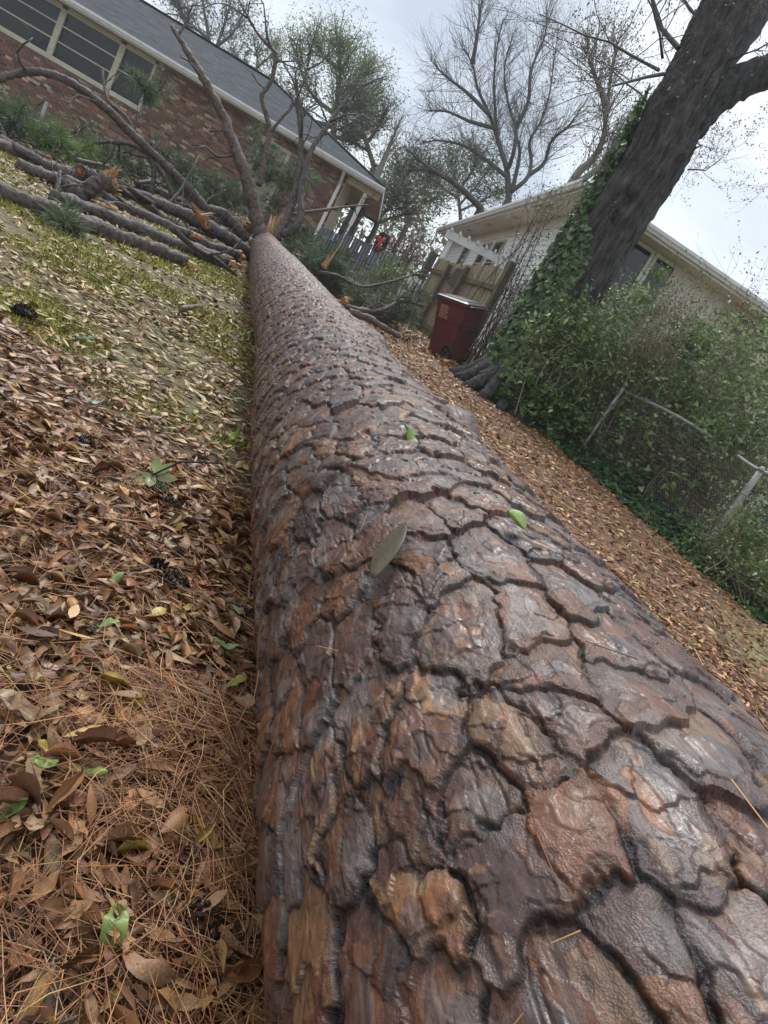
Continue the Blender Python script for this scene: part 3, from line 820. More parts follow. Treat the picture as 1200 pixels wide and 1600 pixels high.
rb = MB(); rb.add(np.array([[-0.06, -0.06, S0 + 0.152], [WW, -0.06, S0 + 0.152], [WW, WL / 2, S0 + 1.75], [WL / 2, WL / 2, S0 + 1.75], [-0.06, WL + 0.06, S0 + 0.152], [WW, WL + 0.06, S0 + 0.152]]), [np.array([[0, 1, 2, 3], [3, 2, 5, 4]]), np.array([[0, 3, 4]])], (0.12, 0.12, 0.12)); rb.done('roof', m_shingle, white, world=False)
m_tan = pmat('tan_frame', (0.42, 0.38, 0.29), rough=0.5, var=0.1)
def wh_window(side, u0, u1, z0, z1, mat, split=None):
    g = MB(); t = 0.07
    def bx(mb, ua, ub, za, zb, d0, d1):
        if side == 'x': mb.box((ua, 0.60 - d1, za), (ub, 0.60 - d0, zb))
        else: mb.box((0.62 - d1, ua, za), (0.62 - d0, ub, zb))
    bx(g, u0 - t, u0, z0 - t, z1 + t, -0.02, 0.045); bx(g, u1, u1 + t, z0 - t, z1 + t, -0.02, 0.045)
    bx(g, u0, u1, z1, z1 + t, -0.02, 0.04); bx(g, u0, u1, z0 - t, z0, -0.02, 0.05)
    w = g.done('window', mat, white, world=False, col=False)
    p = MB(); bx(p, u0, u1, z0, z1, 0.004, 0.012); p.done('pane', m_darkglass, w, world=False, col=False)
    if split:
        s = MB(); bx(s, u0, u1, split - 0.02, split + 0.02, 0.012, 0.03); s.done('glazing_bar', mat, w, world=False, col=False)
wh_window('x', 1.42, 2.12, zz_(3.5), zz_(4.78), m_cream); wh_window('x', 2.28, 2.74, zz_(3.5), zz_(4.78), m_cream)
wh_window('x', 4.6, 5.4, zz_(3.5), zz_(4.78), m_cream)
for u in (6.2, 7.6, 10.2): wh_window('y', u, u + 0.85, zz_(3.2), zz_(4.45), m_tan, zz_(3.85))
for k in range(4):
    vb = MB(); vb.box((0.2, 2.2 + 2.6 * k, S0 - 0.006), (0.34, 2.6 + 2.6 * k, S0 - 0.001)); vb.done('soffit_vent', m_tan, white, world=False, col=False)

# ------------------------------------------------------------------ wooden fence beside the bin
m_board = pmat('weathered_board', attr=True, rough=0.8, var=0.35, vscale=6, stretch=(6, 6, 0.6), bump=0.4, bscale=20, bdist=0.01, dirt=((0.10, 0.11, 0.06), 2.5, 0.55, 0.5))
FA = np.array([-0.10, 12.85]); FB = np.array([-1.74, 16.2])
fd = FB - FA; FL = np.linalg.norm(fd); fd /= FL
fz = lambda q: float(ground_z(*q))
fence = empty('wooden_fence', (FA[0], FA[1], fz(FA)), 'weathered wooden board fence with dark posts behind the red bin', 'fence', rotz=math.atan2(fd[1], fd[0]))
FT = 2.80 - fz(FA)
nbd = 27
for k in range(nbd):
    x0 = k * FL / nbd; x1 = x0 + FL / nbd - rng.uniform(0.006, 0.02)
    q = FA + fd * (x0 + x1) / 2
    gz = fz(q) - fz(FA) - 0.03
    tp = FT - 0.035 * (x0 / FL) + 0.05 * math.sin(x0 / FL * math.pi * 2.2) + rng.uniform(-0.03, 0.02)
    d = rng.uniform(-0.006, 0.006)
    b_ = MB(); b_.box((x0, -0.03 + d, gz), (x1, -0.012 + d, tp), pal(1, [(0.27, 0.21, 0.125), (0.22, 0.18, 0.115), (0.31, 0.25, 0.155)], var=0.12)[0])
    b_.done('board', m_board, fence, world=False)
for zf, wd in ((0.80, 0.09), (0.40, 0.09), (0.10, 0.09)):
    b_ = MB(); zc = FT * zf
    b_.beam((0.0, 0.035, zc), (FL, 0.035, zc + (0.25 if zf < 0.5 else 0.02)), 0.04, wd, (0.11, 0.09, 0.05)); b_.done('rail', m_board, fence, world=False)
for x, h, w_ in ((-0.06, FT + 0.12, 0.12), (FL * 0.45, FT - 0.12, 0.10), (FL * 0.70, FT - 0.15, 0.09), (FL + 0.02, FT + 0.02, 0.16)):
    q = FA + fd * x; gz = fz(q) - fz(FA) - 0.1
    b_ = MB(); b_.box((x - w_ / 2, 0.057, gz), (x + w_ / 2, 0.057 + w_, h), (0.10, 0.09, 0.06)); b_.done('post', m_board, fence, world=False, bevel=0.01)
b_ = MB(); b_.box((FL * 0.50, 0.058, FT * 0.70), (FL * 0.62, 0.075, FT * 0.90), (0.05, 0.045, 0.035)); b_.done('latch_plate', m_board, fence, world=False)

# white slatted beam of the pergola
pg0, pg1 = at(697, 364, 15.2), at(802, 417, 15.2)
pgz = float(ground_z(pg1[0], pg1[1]))
perg = empty('pergola_beam', (pg1[0], pg1[1], pgz), 'white pergola beam with short rafter tails above the wooden fence', 'pergola')
b_ = MB(); b_.beam(pg0, pg1, 0.05, 0.17); b_.done('beam', m_white, perg, col=False)
for k in range(8):
    c = pg0 + (pg1 - pg0) * (0.05 + 0.9 * k / 7)
    b_ = MB(); b_.box(c + np.array([-0.02, -0.16, 0.07]), c + np.array([0.02, 0.6, 0.14])); b_.done('rafter', m_white, perg, col=False)
for c in (pg0 * 0.9 + pg1 * 0.1, pg0 * 0.05 + pg1 * 0.95):
    b_ = MB(); b_.box((c[0] - 0.05, c[1] + 0.03, pgz - 0.2), (c[0] + 0.05, c[1] + 0.13, c[2] - 0.02)); b_.done('post', m_white, perg, col=False)

# ------------------------------------------------------------------ iron gate, metal fence, wreath
m_iron = pmat('black_iron', (0.012, 0.012, 0.013), rough=0.45, var=0.1)
m_metal = pmat('grey_metal_panel', attr=True, rough=0.5, var=0.1, vscale=2)
I0, I1 = at(524, 352, 18.6), at(645, 396, 15.6)
I0[2] = ground_z(I0[0], I0[1]); I1[2] = ground_z(I1[0], I1[1])
ITOP = 2.62
gate = empty('iron_gate', I0, 'black wrought iron gate with spiked bars between the two houses', 'gate')
nI = 24
for k in range(nI + 1):
    c = I0 + (I1 - I0) * k / nI
    b_ = MB(); tp = ITOP + 0.07 * math.cos(k / nI * math.pi * 2)
    b_.box((c[0] - 0.009, c[1] - 0.009, c[2] + 0.03), (c[0] + 0.009, c[1] + 0.009, tp))
    b_.add(np.array([[c[0] - 0.018, c[1] - 0.018, tp], [c[0] + 0.018, c[1] - 0.018, tp], [c[0] + 0.018, c[1] + 0.018, tp], [c[0] - 0.018, c[1] + 0.018, tp], [c[0], c[1], tp + 0.09]]), np.array([[0, 1, 4], [1, 2, 4], [2, 3, 4], [3, 0, 4]]))
    b_.done('bar', m_iron, gate, col=False)
for hz_, arch in ((-0.13, 1), (-0.62, 0), (-0.74, 0)):
    pts = [I0 + (I1 - I0) * u for u in np.linspace(0, 1, 20)]
    pts = [np.array([p[0], p[1] - 0.02, ITOP + hz_ + (0.07 * math.cos(u * math.pi * 2) if arch else 0)]) for p, u in zip(pts, np.linspace(0, 1, 20))]
    b_ = MB(); b_.tube(pts, 0.014, 5); b_.done('rail', m_iron, gate, col=False)
M0, M1 = at(515, 330, 19.6), at(628, 392, 16.8)
M0[2] = ground_z(M0[0], M0[1]); M1[2] = ground_z(M1[0], M1[1])
mf = empty('metal_fence', M0, 'grey ribbed metal panel fence behind the black iron gate', 'fence')
nM = 16
for k in range(nM):
    p, q = M0 + (M1 - M0) * (k + 0.02) / nM, M0 + (M1 - M0) * (k + 0.97) / nM
    d = (k % 2) * 0.035
    hh = 2.44 if k < 5 else 2.52
    b_ = MB(); b_.beam((p[0] + d, p[1] + d, (1.2 + hh) / 2), (q[0] + d, q[1] + d, (1.2 + hh) / 2), 0.02, hh - 1.2, (0.115, 0.13, 0.15) if k < 5 else (0.16, 0.18, 0.205)); b_.done('panel', m_metal, mf)
wc = at(596, 378, 16.2)
wr = empty('wreath', wc - np.array([0, 0, 0.25]), 'round evergreen wreath with red bow hung on the iron gate', 'wreath')
wt = np.linspace(0, 2 * np.pi, 24)
nrm_ = (I1 - I0); nrm_[2] = 0; nrm_ /= np.linalg.norm(nrm_)
ring = [wc + 0.20 * (math.cos(t) * nrm_ + math.sin(t) * UPV) for t in wt]
b_ = MB(); b_.tube(ring, 0.055, 7, (0.02, 0.035, 0.02), 0.3, False)
wn_ = 700
tt = rng.uniform(0, 2 * np.pi, wn_)
base_ = wc + 0.20 * (np.cos(tt)[:, None] * nrm_ + np.sin(tt)[:, None] * UPV)
dd_ = rng.normal(0, 1, (wn_, 3)); dd_ /= np.linalg.norm(dd_, axis=1)[:, None]
sv_, sf_ = segs(base_, base_ + dd_ * 0.12, np.full(wn_, 0.006), np.full(wn_, 0.001))
b_.add(sv_, sf_, (0.02, 0.04, 0.022)); b_.done('greenery', m_pineneedle, wr)
b_ = MB()
m_red = pmat('red_ribbon', (0.45, 0.03, 0.04), rough=0.4, var=0.1)
for sx in (-1, 1):
    b_.tube(spline([wc + np.array([0, -0.1, 0.0]), wc + nrm_ * sx * 0.10 + np.array([0, -0.14, 0.07]), wc + nrm_ * sx * 0.13 + np.array([0, -0.12, -0.02]), wc + np.array([0, -0.1, 0.0])], 9), [0.02, 0.04, 0.045, 0.02], 6)
    b_.tube(spline([wc + np.array([0, -0.1, 0]), wc + nrm_ * sx * 0.04 + np.array([0, -0.12, -0.12]), wc + nrm_ * sx * 0.08 + np.array([0, -0.1, -0.22])], 6), [0.02, 0.028, 0.02], 5)
b_.done('bow', m_red, wr, smooth=True, col=False)
# pale slatted crate beside the fence post
sc_ = at(640, 446, 14.6); sg = float(ground_z(sc_[0], sc_[1]))
sl = empty('slatted_screen', (sc_[0], sc_[1], sg), 'small pale slatted screen standing beside the dark fence post', 'screen')
for k in range(5):
    b_ = MB(); b_.box((sc_[0] - 0.16 + k * 0.075, sc_[1], sg), (sc_[0] - 0.12 + k * 0.075, sc_[1] + 0.03, sc_[2] + 0.22)); b_.done('slat', m_white, sl, col=False)
for z in (0.15, -0.15):
    b_ = MB(); b_.box((sc_[0] - 0.17, sc_[1] + 0.031, sc_[2] + z - 0.02), (sc_[0] + 0.20, sc_[1] + 0.05, sc_[2] + z + 0.02)); b_.done('rail', m_white, sl, col=False)
# ------------------------------------------------------------------ broken crown of the pine
ORANGE = [(0.42, 0.19, 0.06), (0.50, 0.29, 0.13), (0.36, 0.14, 0.045), (0.56, 0.40, 0.22)]
def splinters(mb, p, d, r, length, n=26, seed=1, inner=True):
    g = np.random.default_rng(seed)
    d = np.asarray(d, float); d /= np.linalg.norm(d)
    x = np.cross(d, UPV if abs(d[2]) < 0.9 else np.array([1.0, 0, 0])); x /= np.linalg.norm(x); y = np.cross(d, x)
    phase = g.uniform(0, 6.28)
    for k in range(n):
        a = g.uniform(0, 2 * np.pi); rr = r * math.sqrt(g.uniform(0, 0.95))
        c = p + x * rr * math.cos(a) + y * rr * math.sin(a) - d * r * 0.5
        L = length * (0.25 + 0.75 * g.uniform() * (0.5 + 0.5 * math.cos(a - phase)))
        w = r * g.uniform(0.16, 0.42)
        tip = c + d * (L + r * 0.5) + (x * g.normal() + y * g.normal()) * L * 0.10
        t1 = np.cross(d, x * math.cos(a) + y * math.sin(a)) * w; t2 = (x * math.cos(a) + y * math.sin(a)) * w * 0.55
        m = c * 0.35 + tip * 0.65
        v = np.array([c + t1, c + t2, c - t1, c - t2, m + t1 * 0.6, m + t2 * 0.6, m - t1 * 0.6, m - t2 * 0.6, tip + t1 * 0.1, tip - t1 * 0.1])
        f4 = np.array([[0, 1, 5, 4], [1, 2, 6, 5], [2, 3, 7, 6], [3, 0, 4, 7], [4, 5, 9, 8]]); f3 = np.array([[5, 6, 9], [6, 7, 9], [7, 8, 9], [7, 4, 8]])
        mb.add(v, [f4, f3], pal(1, ORANGE, var=0.15, r=g)[0])
    # torn face under the splinters
    tv, tf = tube(np.array([p - d * r * 0.7, p - d * r * 0.1, p + d * length * 0.10]), [r * 0.93, r * 0.9, r * 0.35], 12, 0.25, seed)
    mb.add(tv, tf, ORANGE[0])
LBC = [(1.0, 0.95, 0.95), (0.8, 0.82, 0.86), (1.15, 1.0, 0.92)]
def branch_geo(pts, r0, r1, seed, sides=10, n=None):
    n = n or max(6, len(pts) * 9)
    P = spline(pts, n)
    g = np.random.default_rng(seed)
    P = P + g.normal(0, 1, P.shape) * r0 * 0.06
    mb = MB(); rr = np.linspace(r0, r1, n) * (1 + 0.22 * (vn(np.arange(n) * 0.9, np.full(n, seed * 1.7), 5) - 0.5)); v, f = tube(P, rr, sides, 0.20, seed)
    mb.add(v, f, LBC[seed % 3]); return mb, P
def side_twigs(par, P, r, n, L, seed, up=0.4, c=(1, 1, 1)):
    g = np.random.default_rng(seed)
    for k in range(n):
        mb = MB()
        i = g.integers(1, len(P) - 1)
        t = P[min(i + 1, len(P) - 1)] - P[i - 1]; t /= np.linalg.norm(t) + 1e-9
        d = t * 0.6 + g.normal(0, 0.6, 3) + UPV * up; d /= np.linalg.norm(d)
        l = L * g.uniform(0.4, 1.1)
        q = [P[i], P[i] + d * l * 0.4 + g.normal(0, 0.06, 3) * l, P[i] + d * l * 0.75 + g.normal(0, 0.10, 3) * l, P[i] + d * l + g.normal(0, 0.18, 3) * l + UPV * 0.1 * l]
        v, f = tube(spline(q, 7), np.linspace(r * g.uniform(0.2, 0.35), r * 0.06, 7), 5)
        mb.add(v, f, c)
        for kk in range(2):
            j = g.integers(1, 3); d2 = d + g.normal(0, 0.7, 3); d2 /= np.linalg.norm(d2)
            v, f = tube(spline([q[j], q[j] + d2 * l * 0.25, q[j] + d2 * l * 0.45 + g.normal(0, .05, 3) * l], 4), np.linspace(r * 0.12, r * 0.04, 4), 4)
            mb.add(v, f, c)
        mb.done('twig', m_branch, par, smooth=True)
# limbs still held by the trunk: (pixel path with depth, start radius, end radius, broken tip, twigs)
LIMBS = [
    ([(408, 378, 10.6), (398, 330, 10.5), (380, 265, 10.3), (350, 185, 10.2), (322, 130, 10.1), (290, 75, 10.0), (268, 40, 10.0)], 0.115, 0.028, 0.0, 4),
    ([(385, 372, 10.7), (350, 335, 10.4), (318, 322, 10.1), (285, 285, 9.7), (250, 250, 9.4), (205, 208, 9.0), (160, 165, 8.6), (110, 128, 8.3), (60, 113, 8.1), (15, 118, 8.0), (-30, 135, 7.9)], 0.075, 0.036, 0.0, 6),
    ([(392, 400, 10.0), (355, 372, 9.6), (325, 355, 9.3), (290, 336, 9.0), (250, 318, 8.8), (200, 300, 8.6), (165, 292, 8.5)], 0.10, 0.055, 0.12, 3),
    ([(378, 350, 10.9), (340, 338, 10.9), (295, 322, 11.0), (255, 302, 11.0), (215, 290, 11.1)], 0.075, 0.05, 0.0, 2),
    ([(432, 372, 10.9), (448, 340, 11.0), (462, 300, 11.1), (470, 240, 11.2), (468, 180, 11.2), (463, 125, 11.2)], 0.075, 0.025, 0.0, 7),
    ([(440, 368, 10.9), (468, 345, 10.9), (470, 300, 11.0), (482, 245, 11.1), (505, 205, 11.3), (530, 170, 11.5), (545, 150, 11.6)], 0.065, 0.02, 0.0, 8),
    ([(405, 290, 11.4), (418, 225, 11.4), (420, 195, 11.4), (409, 152, 11.3), (422, 130, 11.3), (431, 95, 11.2), (430, 82, 11.2), (407, 58, 11.1), (395, 40, 11.1), (385, 22, 11.0)], 0.048, 0.014, 0.0, 9),
    ([(424, 205, 11.4), (440, 185, 11.4), (462, 158, 11.5), (478, 115, 11.6), (482, 85, 11.6)], 0.028, 0.01, 0.0, 6),
    ([(372, 412, 9.4), (330, 400, 9.2), (290, 380, 9.2), (240, 352, 9.1), (170, 325, 9.0)], 0.085, 0.06, 0.0, 1),
]
for k, (path, r0, r1, brk, ntw) in enumerate(LIMBS):
    pts = np.array([at(*p) for p in path])
    mb, P = branch_geo(pts, r0, r1, 20 + k, 11)
    br = mb.done('branch', m_branch, pine, smooth=True)
    if ntw:
        side_twigs(br, P[len(P) // 3:], max(r0, 0.06), ntw, 0.75, 60 + k, 0.2)
    if brk:
        sp = MB(); i = int(len(P) * 0.42); d = P[i] - P[i + 1]
        splinters(sp, P[i] + np.array([0.02, -0.06, 0.06]), d, r0 * 0.45, 0.55, 16, 5 + k); sp.done('splintered_wood', m_wood, br)
# torn tip of the trunk and snapped stubs
for k, (p, d, r, L, n) in enumerate([((420, 368, 11.2), (-0.3, 0.35, 1.0), 0.13, 0.42, 30), ((387, 357, 10.75), (0.8, -0.75, 0.25), 0.115, 0.16, 30), ((374, 404, 9.7), (0.55, -0.8, -0.15), 0.10, 0.25, 24), ((430, 350, 11.4), (0.1, 0.2, 1.0), 0.07, 0.6, 16)]):
    mb = MB(); splinters(mb, at(*p), np.array(d), r, L, n, 200 + k); mb.done('splintered_wood', m_wood, pine)
stb = MB(); stb.tube(spline([at(372, 366, 10.9), at(380, 361, 10.8), at(386, 357, 10.76)], 5), [0.13, 0.125, 0.12], 12, (1, 1, 1), 0.1, False); stb.done('branch_stub', m_branch, pine, smooth=True)
stb = MB(); stb.tube(spline([at(424, 388, 10.1), at(424, 381, 10.05), at(423, 374, 10.0)], 4), [0.045, 0.04, 0.02], 7, (0.7, 0.7, 0.7)); stb.done('branch_stub', m_branch, pine, smooth=True)

# snapped logs of the crown, each a thing of its own
LOGS = [
    ('thick bark covered log in front of the heap with its torn end beside the trunk', [(-40, 292), (40, 322), (110, 343), (170, 366), (230, 390), (285, 414)], 0.078, 0.070, 0, 'end', 5.0, 6.6),
    ('grey log lying just behind the foremost log with torn orange end at the trunk', [(85, 312), (140, 328), (200, 352), (260, 376), (320, 398), (350, 408)], 0.070, 0.082, 0, 'end', 6.3, 8.0),
    ('long grey limb running out of frame under the arching branch', [(-40, 248), (20, 258), (70, 266), (130, 278), (180, 292)], 0.075, 0.085, 0, 'end', 7.4, 8.2),
    ('short thick broken log tilted up with orange torn top in the heap', [(98, 312), (125, 303), (150, 289), (168, 277)], 0.095, 0.075, 0, 'end', 6.9, 6.9),
    ('dark slanting limb at the left edge crossing over the heap', [(-30, 205), (20, 228), (55, 248), (85, 264)], 0.055, 0.045, 0, 'none', 7.6, 7.4),
    ('thin limb with pale orange broken end above the heap at left', [(-30, 232), (25, 236), (60, 242), (78, 249)], 0.045, 0.04, 0, 'end', 8.2, 8.2),
    ('dark limb half hidden in the heap below the arching branch', [(20, 272), (75, 276), (110, 286), (150, 300)], 0.065, 0.06, 0, 'none', 7.0, 7.3),
    ('brown limb between the grey logs running toward the trunk', [(160, 322), (210, 345), (270, 366), (330, 386), (372, 398)], 0.062, 0.07, 0, 'none', 8.0, 9.3),
    ('slim limb in the middle of the heap with split bark', [(150, 268), (205, 296), (260, 322), (300, 345), (350, 368)], 0.05, 0.055, 0, 'none', 9.2, 10.2),
    ('short limb stub with round orange sawn face in the heap', [(150, 276), (132, 268), (126, 266)], 0.055, 0.06, 0, 'end', 7.9, 7.8),
    ('crooked pale stick standing on the grey logs', [(78, 316), (88, 300), (92, 283), (94, 268)], 0.028, 0.018, 0, 'none', 6.6, 6.8),
    ('dark limb on the ground right of the trunk pointing at the bin', [(545, 487), (575, 497), (600, 512), (625, 526)], 0.055, 0.04, 0, 'end', 10.1, 10.4),
    ('crooked grey branch curling over the pine boughs beside the bin', [(520, 470), (560, 484), (590, 486), (610, 478), (630, 470), (662, 478)], 0.045, 0.025, 0, 'none', 10.8, 11.3),
    ('long thin branch lying across the green boughs right of the trunk', [(498, 425), (530, 432), (565, 448), (610, 440), (650, 428)], 0.035, 0.015, 0, 'none', 11.2, 12.2),
    ('thin dark branch bending sideways in front of the downspout', [(455, 335), (490, 330), (520, 326), (550, 322), (575, 320)], 0.03, 0.012, 0, 'none', 11.5, 12.2),
    ('pale bare branch forking in front of the boughs under the brick wall', [(332, 372), (318, 318), (300, 292), (285, 280), (262, 270)], 0.035, 0.012, 0, 'none', 10.9, 11.2),
    ('slim bare branch rising from the heap before the brick wall', [(230, 330), (240, 260), (215, 230), (175, 222), (140, 226), (112, 232)], 0.04, 0.018, 0, 'none', 9.6, 9.4),
    ('upright bare twig standing before the long window', [(215, 225), (200, 185), (168, 155), (160, 110)], 0.03, 0.016, 0, 'none', 9.8, 9.9),
    ('thin crooked branch looping over the middle of the heap', [(275, 320), (255, 275), (232, 248), (205, 240), (190, 222)], 0.03, 0.015, 0, 'none', 9.9, 9.7),
    ('short limb with torn orange end jutting out under the leaning limb', [(250, 352), (275, 362), (300, 366)], 0.05, 0.05, 0, 'end', 8.6, 8.7),
]
for k, (lab, path, r0, r1, lift, ends, k0, k1) in enumerate(LOGS):
    ks = np.linspace(k0, k1, len(path))
    pts = np.array([at(p[0], p[1], q) for p, q in zip(path, ks)])
    gz = ground_z(pts[:, 0], pts[:, 1])
    pts[:, 2] = np.maximum(pts[:, 2], gz + r0 * 0.7)
    low = pts[np.argmin(pts[:, 2] - gz)]
    thick = r0 > 0.048
    e = empty('broken_log' if thick else 'broken_branch', (low[0], low[1], float(ground_z(low[0], low[1]))), lab, 'log' if thick else 'branch', 'broken limbs of the fallen pine')
    mb, P = branch_geo(pts, r0, r1, 300 + k, 12 if thick else 7, max(10, len(path) * 6))
    mb.done('bark', m_branch, e, smooth=True)
    if ends != 'none':
        d = P[-1] - P[-2]
        sp = MB(); splinters(sp, P[-1], d, r1 * 0.95, min(0.26, r1 * (3.4 if 'torn' in lab else 1.2)), 22, 400 + k); sp.done('splintered_wood', m_wood, e)
    if not thick:
        side_twigs(e, P, r0 * 1.6, 6, 0.5, 500 + k, 0.25)
# tangle of thinner snapped limbs in the heap
gt = np.random.default_rng(808)
THIN = []
for k in range(20):
    x0 = gt.uniform(-10, 330); y0 = 225 + 0.36 * x0 + gt.uniform(-22, 38); kk = gt.uniform(7.6, 10.8) if y0 < 250 + 0.36 * x0 else gt.uniform(6.6, 8.6)
    Lp = gt.uniform(60, 150); sl_ = gt.normal(0.42, 0.22)
    path = [(x0 + Lp * u, y0 + Lp * sl_ * u + gt.normal(0, 5), kk + 1.1 * u * Lp / 100) for u in (0, 0.33, 0.66, 1.0)]
    pts = np.array([at(*p) for p in path]); gz = ground_z(pts[:, 0], pts[:, 1]); r0 = gt.uniform(0.014, 0.042)
    pts[:, 2] = np.maximum(pts[:, 2], gz + r0)
    e = empty('broken_branch', pts[0], 'thin bare snapped limb in the tangle of the heap', 'branch', 'thin snapped limbs in the heap')
    THIN.append((float(proj(pts[0])[0]), e)); mb, P = branch_geo(pts, r0, r0 * 0.55, 820 + k, 7, 16); mb.done('bark', m_branch, e, smooth=True)
    if k % 2: side_twigs(e, P, 0.05, 2, 0.5, 860 + k, 0.3)
# loose orange splinters of wood
for k, (px, py, kk, L, lab) in enumerate([(278, 384, 8.2, 0.42, 'long pale splinter of wood lying over the grey logs'), (322, 352, 9.0, 0.5, 'orange strip of torn wood hanging from the slanting limb'), (176, 328, 7.2, 0.28, 'chunky orange wood chip under the tilted broken log'), (148, 320, 7.0, 0.3, 'ragged orange splinter beneath the tilted broken log'),
        (365, 425, 8.6, 0.4, 'orange splinters fallen against the end of the trunk'), (348, 430, 8.3, 0.22, 'small orange chip on the leaves near the trunk end'), (508, 415, 11.2, 0.5, 'upright pale splinter stuck in the boughs right of the trunk'), (541, 470, 10.6, 0.16, 'round orange broken stub among the green boughs'), (748, 580, 10.8, 0.15, 'orange chip of wood on the leaves below the bin'), (694, 572, 11.0, 0.14, 'pale chip of wood on the leaf strip before the bin'), (300, 432, 6.6, 0.25, 'pale chip of wood at the end of the foremost log')]):
    c = at(px, py, kk); c[2] = max(c[2], float(ground_z(c[0], c[1])) + 0.02)
    mb = MB(); d = rng.normal(0, 1, 3); d[2] = 0.2
    if 'upright' in lab: d = np.array([0.15, 0, 1.0])
    splinters(mb, c, d, 0.05 if L > 0.2 else 0.07, L, 12, 700 + k)
    tag(mb.done('wood_splinter', m_wood), lab, 'wood splinter', 'torn wood splinters')

# green pine boughs lying in the heap
def bough(center, seed, n_t, L, col, spread=0.45):
    g = np.random.default_rng(seed)
    d = g.normal(0, 1, 3); d[2] = abs(d[2]) * 0.35; d /= np.linalg.norm(d)
    st = spline([center - d * L * 0.5, center + g.normal(0, 0.08, 3), center + d * L * 0.5 + UPV * 0.1], 12)
    stem = MB(); v, f = tube(st, np.linspace(0.022, 0.006, 12), 5); stem.add(v, f, (0.9, 0.9, 0.8))
    i = g.integers(2, 12, n_t)
    base = st[i] + g.normal(0, 1, (n_t, 3)) * np.array([spread, spread, spread * 0.55]) * L * 0.42
    v, f = segs(st[i], base, np.full(n_t, 0.007), np.full(n_t, 0.003)); stem.add(v, f, (0.9, 0.9, 0.8))
    ax = base - st[i]; ax /= np.linalg.norm(ax, axis=1)[:, None] + 1e-9
    nn_ = 26
    B = np.repeat(base, nn_, 0); A = np.repeat(ax, nn_, 0)
    D = A * 0.55 + g.normal(0, 0.5, B.shape) + UPV * 0.15; D /= np.linalg.norm(D, axis=1)[:, None]
    l = g.uniform(0.12, 0.21, len(B))[:, None]
    S = np.cross(D, g.normal(0, 1, B.shape)); S /= np.linalg.norm(S, axis=1)[:, None]
    w = 0.0030
    M_ = B + D * l * 0.55 - UPV * 0.01
    T = B + D * l - UPV * l * 0.18
    V = np.stack([B - S * w, B + S * w, M_ + S * w, M_ - S * w, T], 1).reshape(-1, 3)
    o = np.arange(len(B))[:, None] * 5
    C = np.repeat(pal(n_t, col, var=0.28, r=g), nn_ * 5, 0)
    return stem, V, [o + np.array([[0, 1, 2, 3]]), o + np.array([[3, 2, 4]])], C
GR = [(0.10, 0.15, 0.07), (0.135, 0.185, 0.095), (0.075, 0.115, 0.055), (0.17, 0.22, 0.12)]
GB = [(0.16, 0.23, 0.06), (0.12, 0.18, 0.07)]
ZONES = [
    (['grey green pine bough at the left edge behind the logs', 'blue green pine bough low at the left edge of the heap', 'long pine bough spread out below the garden ornament', 'flat pine bough just above the long grey limb'], (-20, 95, 215, 258), (9.0, 10.4), 6, GR, 0.7),
    (['bright green pine bough in the heap below the garden ornament', 'yellow green pine bough beside the bright one at left'], (65, 110, 226, 250), (8.6, 9.4), 2, GB, 0.65),
    (['green pine bough among the logs in the middle of the heap', 'dark pine bough under the arching branch', 'pine bough caught behind the tilted broken log', 'blue green pine bough near the slanting limb'], (120, 280, 250, 312), (9.6, 11.4), 8, GR, 0.65),
    (['dark green pine bough against the foot of the brick wall', 'deep green pine bough behind the arching branch', 'shaded pine bough left of the tall spear limb'], (265, 370, 272, 325), (12.4, 14.2), 9, GR[:3], 0.9),
    (['tall green pine bough behind the tip of the trunk', 'upright pine bough between the forked limbs', 'green pine bough before the dark doorway', 'pine bough at the splintered tip of the trunk'], (405, 475, 240, 380), (12.6, 13.8), 9, GR, 0.8),
    (['green pine bough right of the trunk below the downspout', 'full pine bough below the iron gate', 'dense dark pine bough close beside the trunk tip'], (462, 520, 398, 445), (11.4, 12.6), 8, GR, 0.65),
    (['green pine bough on the ground left of the bin', 'loose pine bough below the hedge', 'pine bough under the crooked grey branch', 'flattened pine bough along the right side of the trunk'], (535, 650, 462, 508), (11.3, 12.4), 10, GR, 0.6),
    (['small green pine bough lying under the foremost log'], (75, 95, 352, 358), (5.2, 5.3), 1, GR, 0.24),
    (['small pine tuft hanging in front of the narrow window', 'thin pine tuft drooping beside the narrow window'], (210, 240, 130, 148), (9.7, 9.9), 2, GR, 0.38)]
bi = 0; BOUGHS = []
for labs, (x0, x1, y0, y1), (k0, k1), cnt, colr, L in ZONES:
    for q in range(cnt):
        lab = labs[q % len(labs)]
        c = at(rng.uniform(x0, x1), rng.uniform(y0, y1), rng.uniform(k0, k1))
        c[2] = max(c[2], float(ground_z(c[0], c[1])) + (0.15 if L > 0.3 else 0.03))
        stem, V, Fc, C = bough(c, 900 + bi, int(46 * L * L) + 18, L * rng.uniform(0.8, 1.2), colr); bi += 1
        e = empty('pine_bough', (c[0], c[1], float(ground_z(c[0], c[1]))), lab, 'pine bough', 'green boughs torn from the fallen pine')
        BOUGHS.append((float(proj(c)[0]), e)); stem.done('stem', m_branch, e); o = mesh_np('needles', V, Fc, m_pineneedle, e, C, smooth=False); tag(o, kind='stuff')

ORDN = 'first second third fourth fifth sixth seventh eighth ninth tenth eleventh twelfth thirteenth fourteenth fifteenth sixteenth seventeenth eighteenth nineteenth twentieth'.split()
def number(lst, where):
    by = {}
    for x, o in lst: by.setdefault(o['label'], []).append((x, o))
    for lab, l in by.items():
        if len(l) > 1:
            for i, (x, o) in enumerate(sorted(l, key=lambda a: a[0])): o['label'] = lab + ', ' + ORDN[i] + ' ' + where
number(BOUGHS, 'from left')
number(THIN, 'from left')
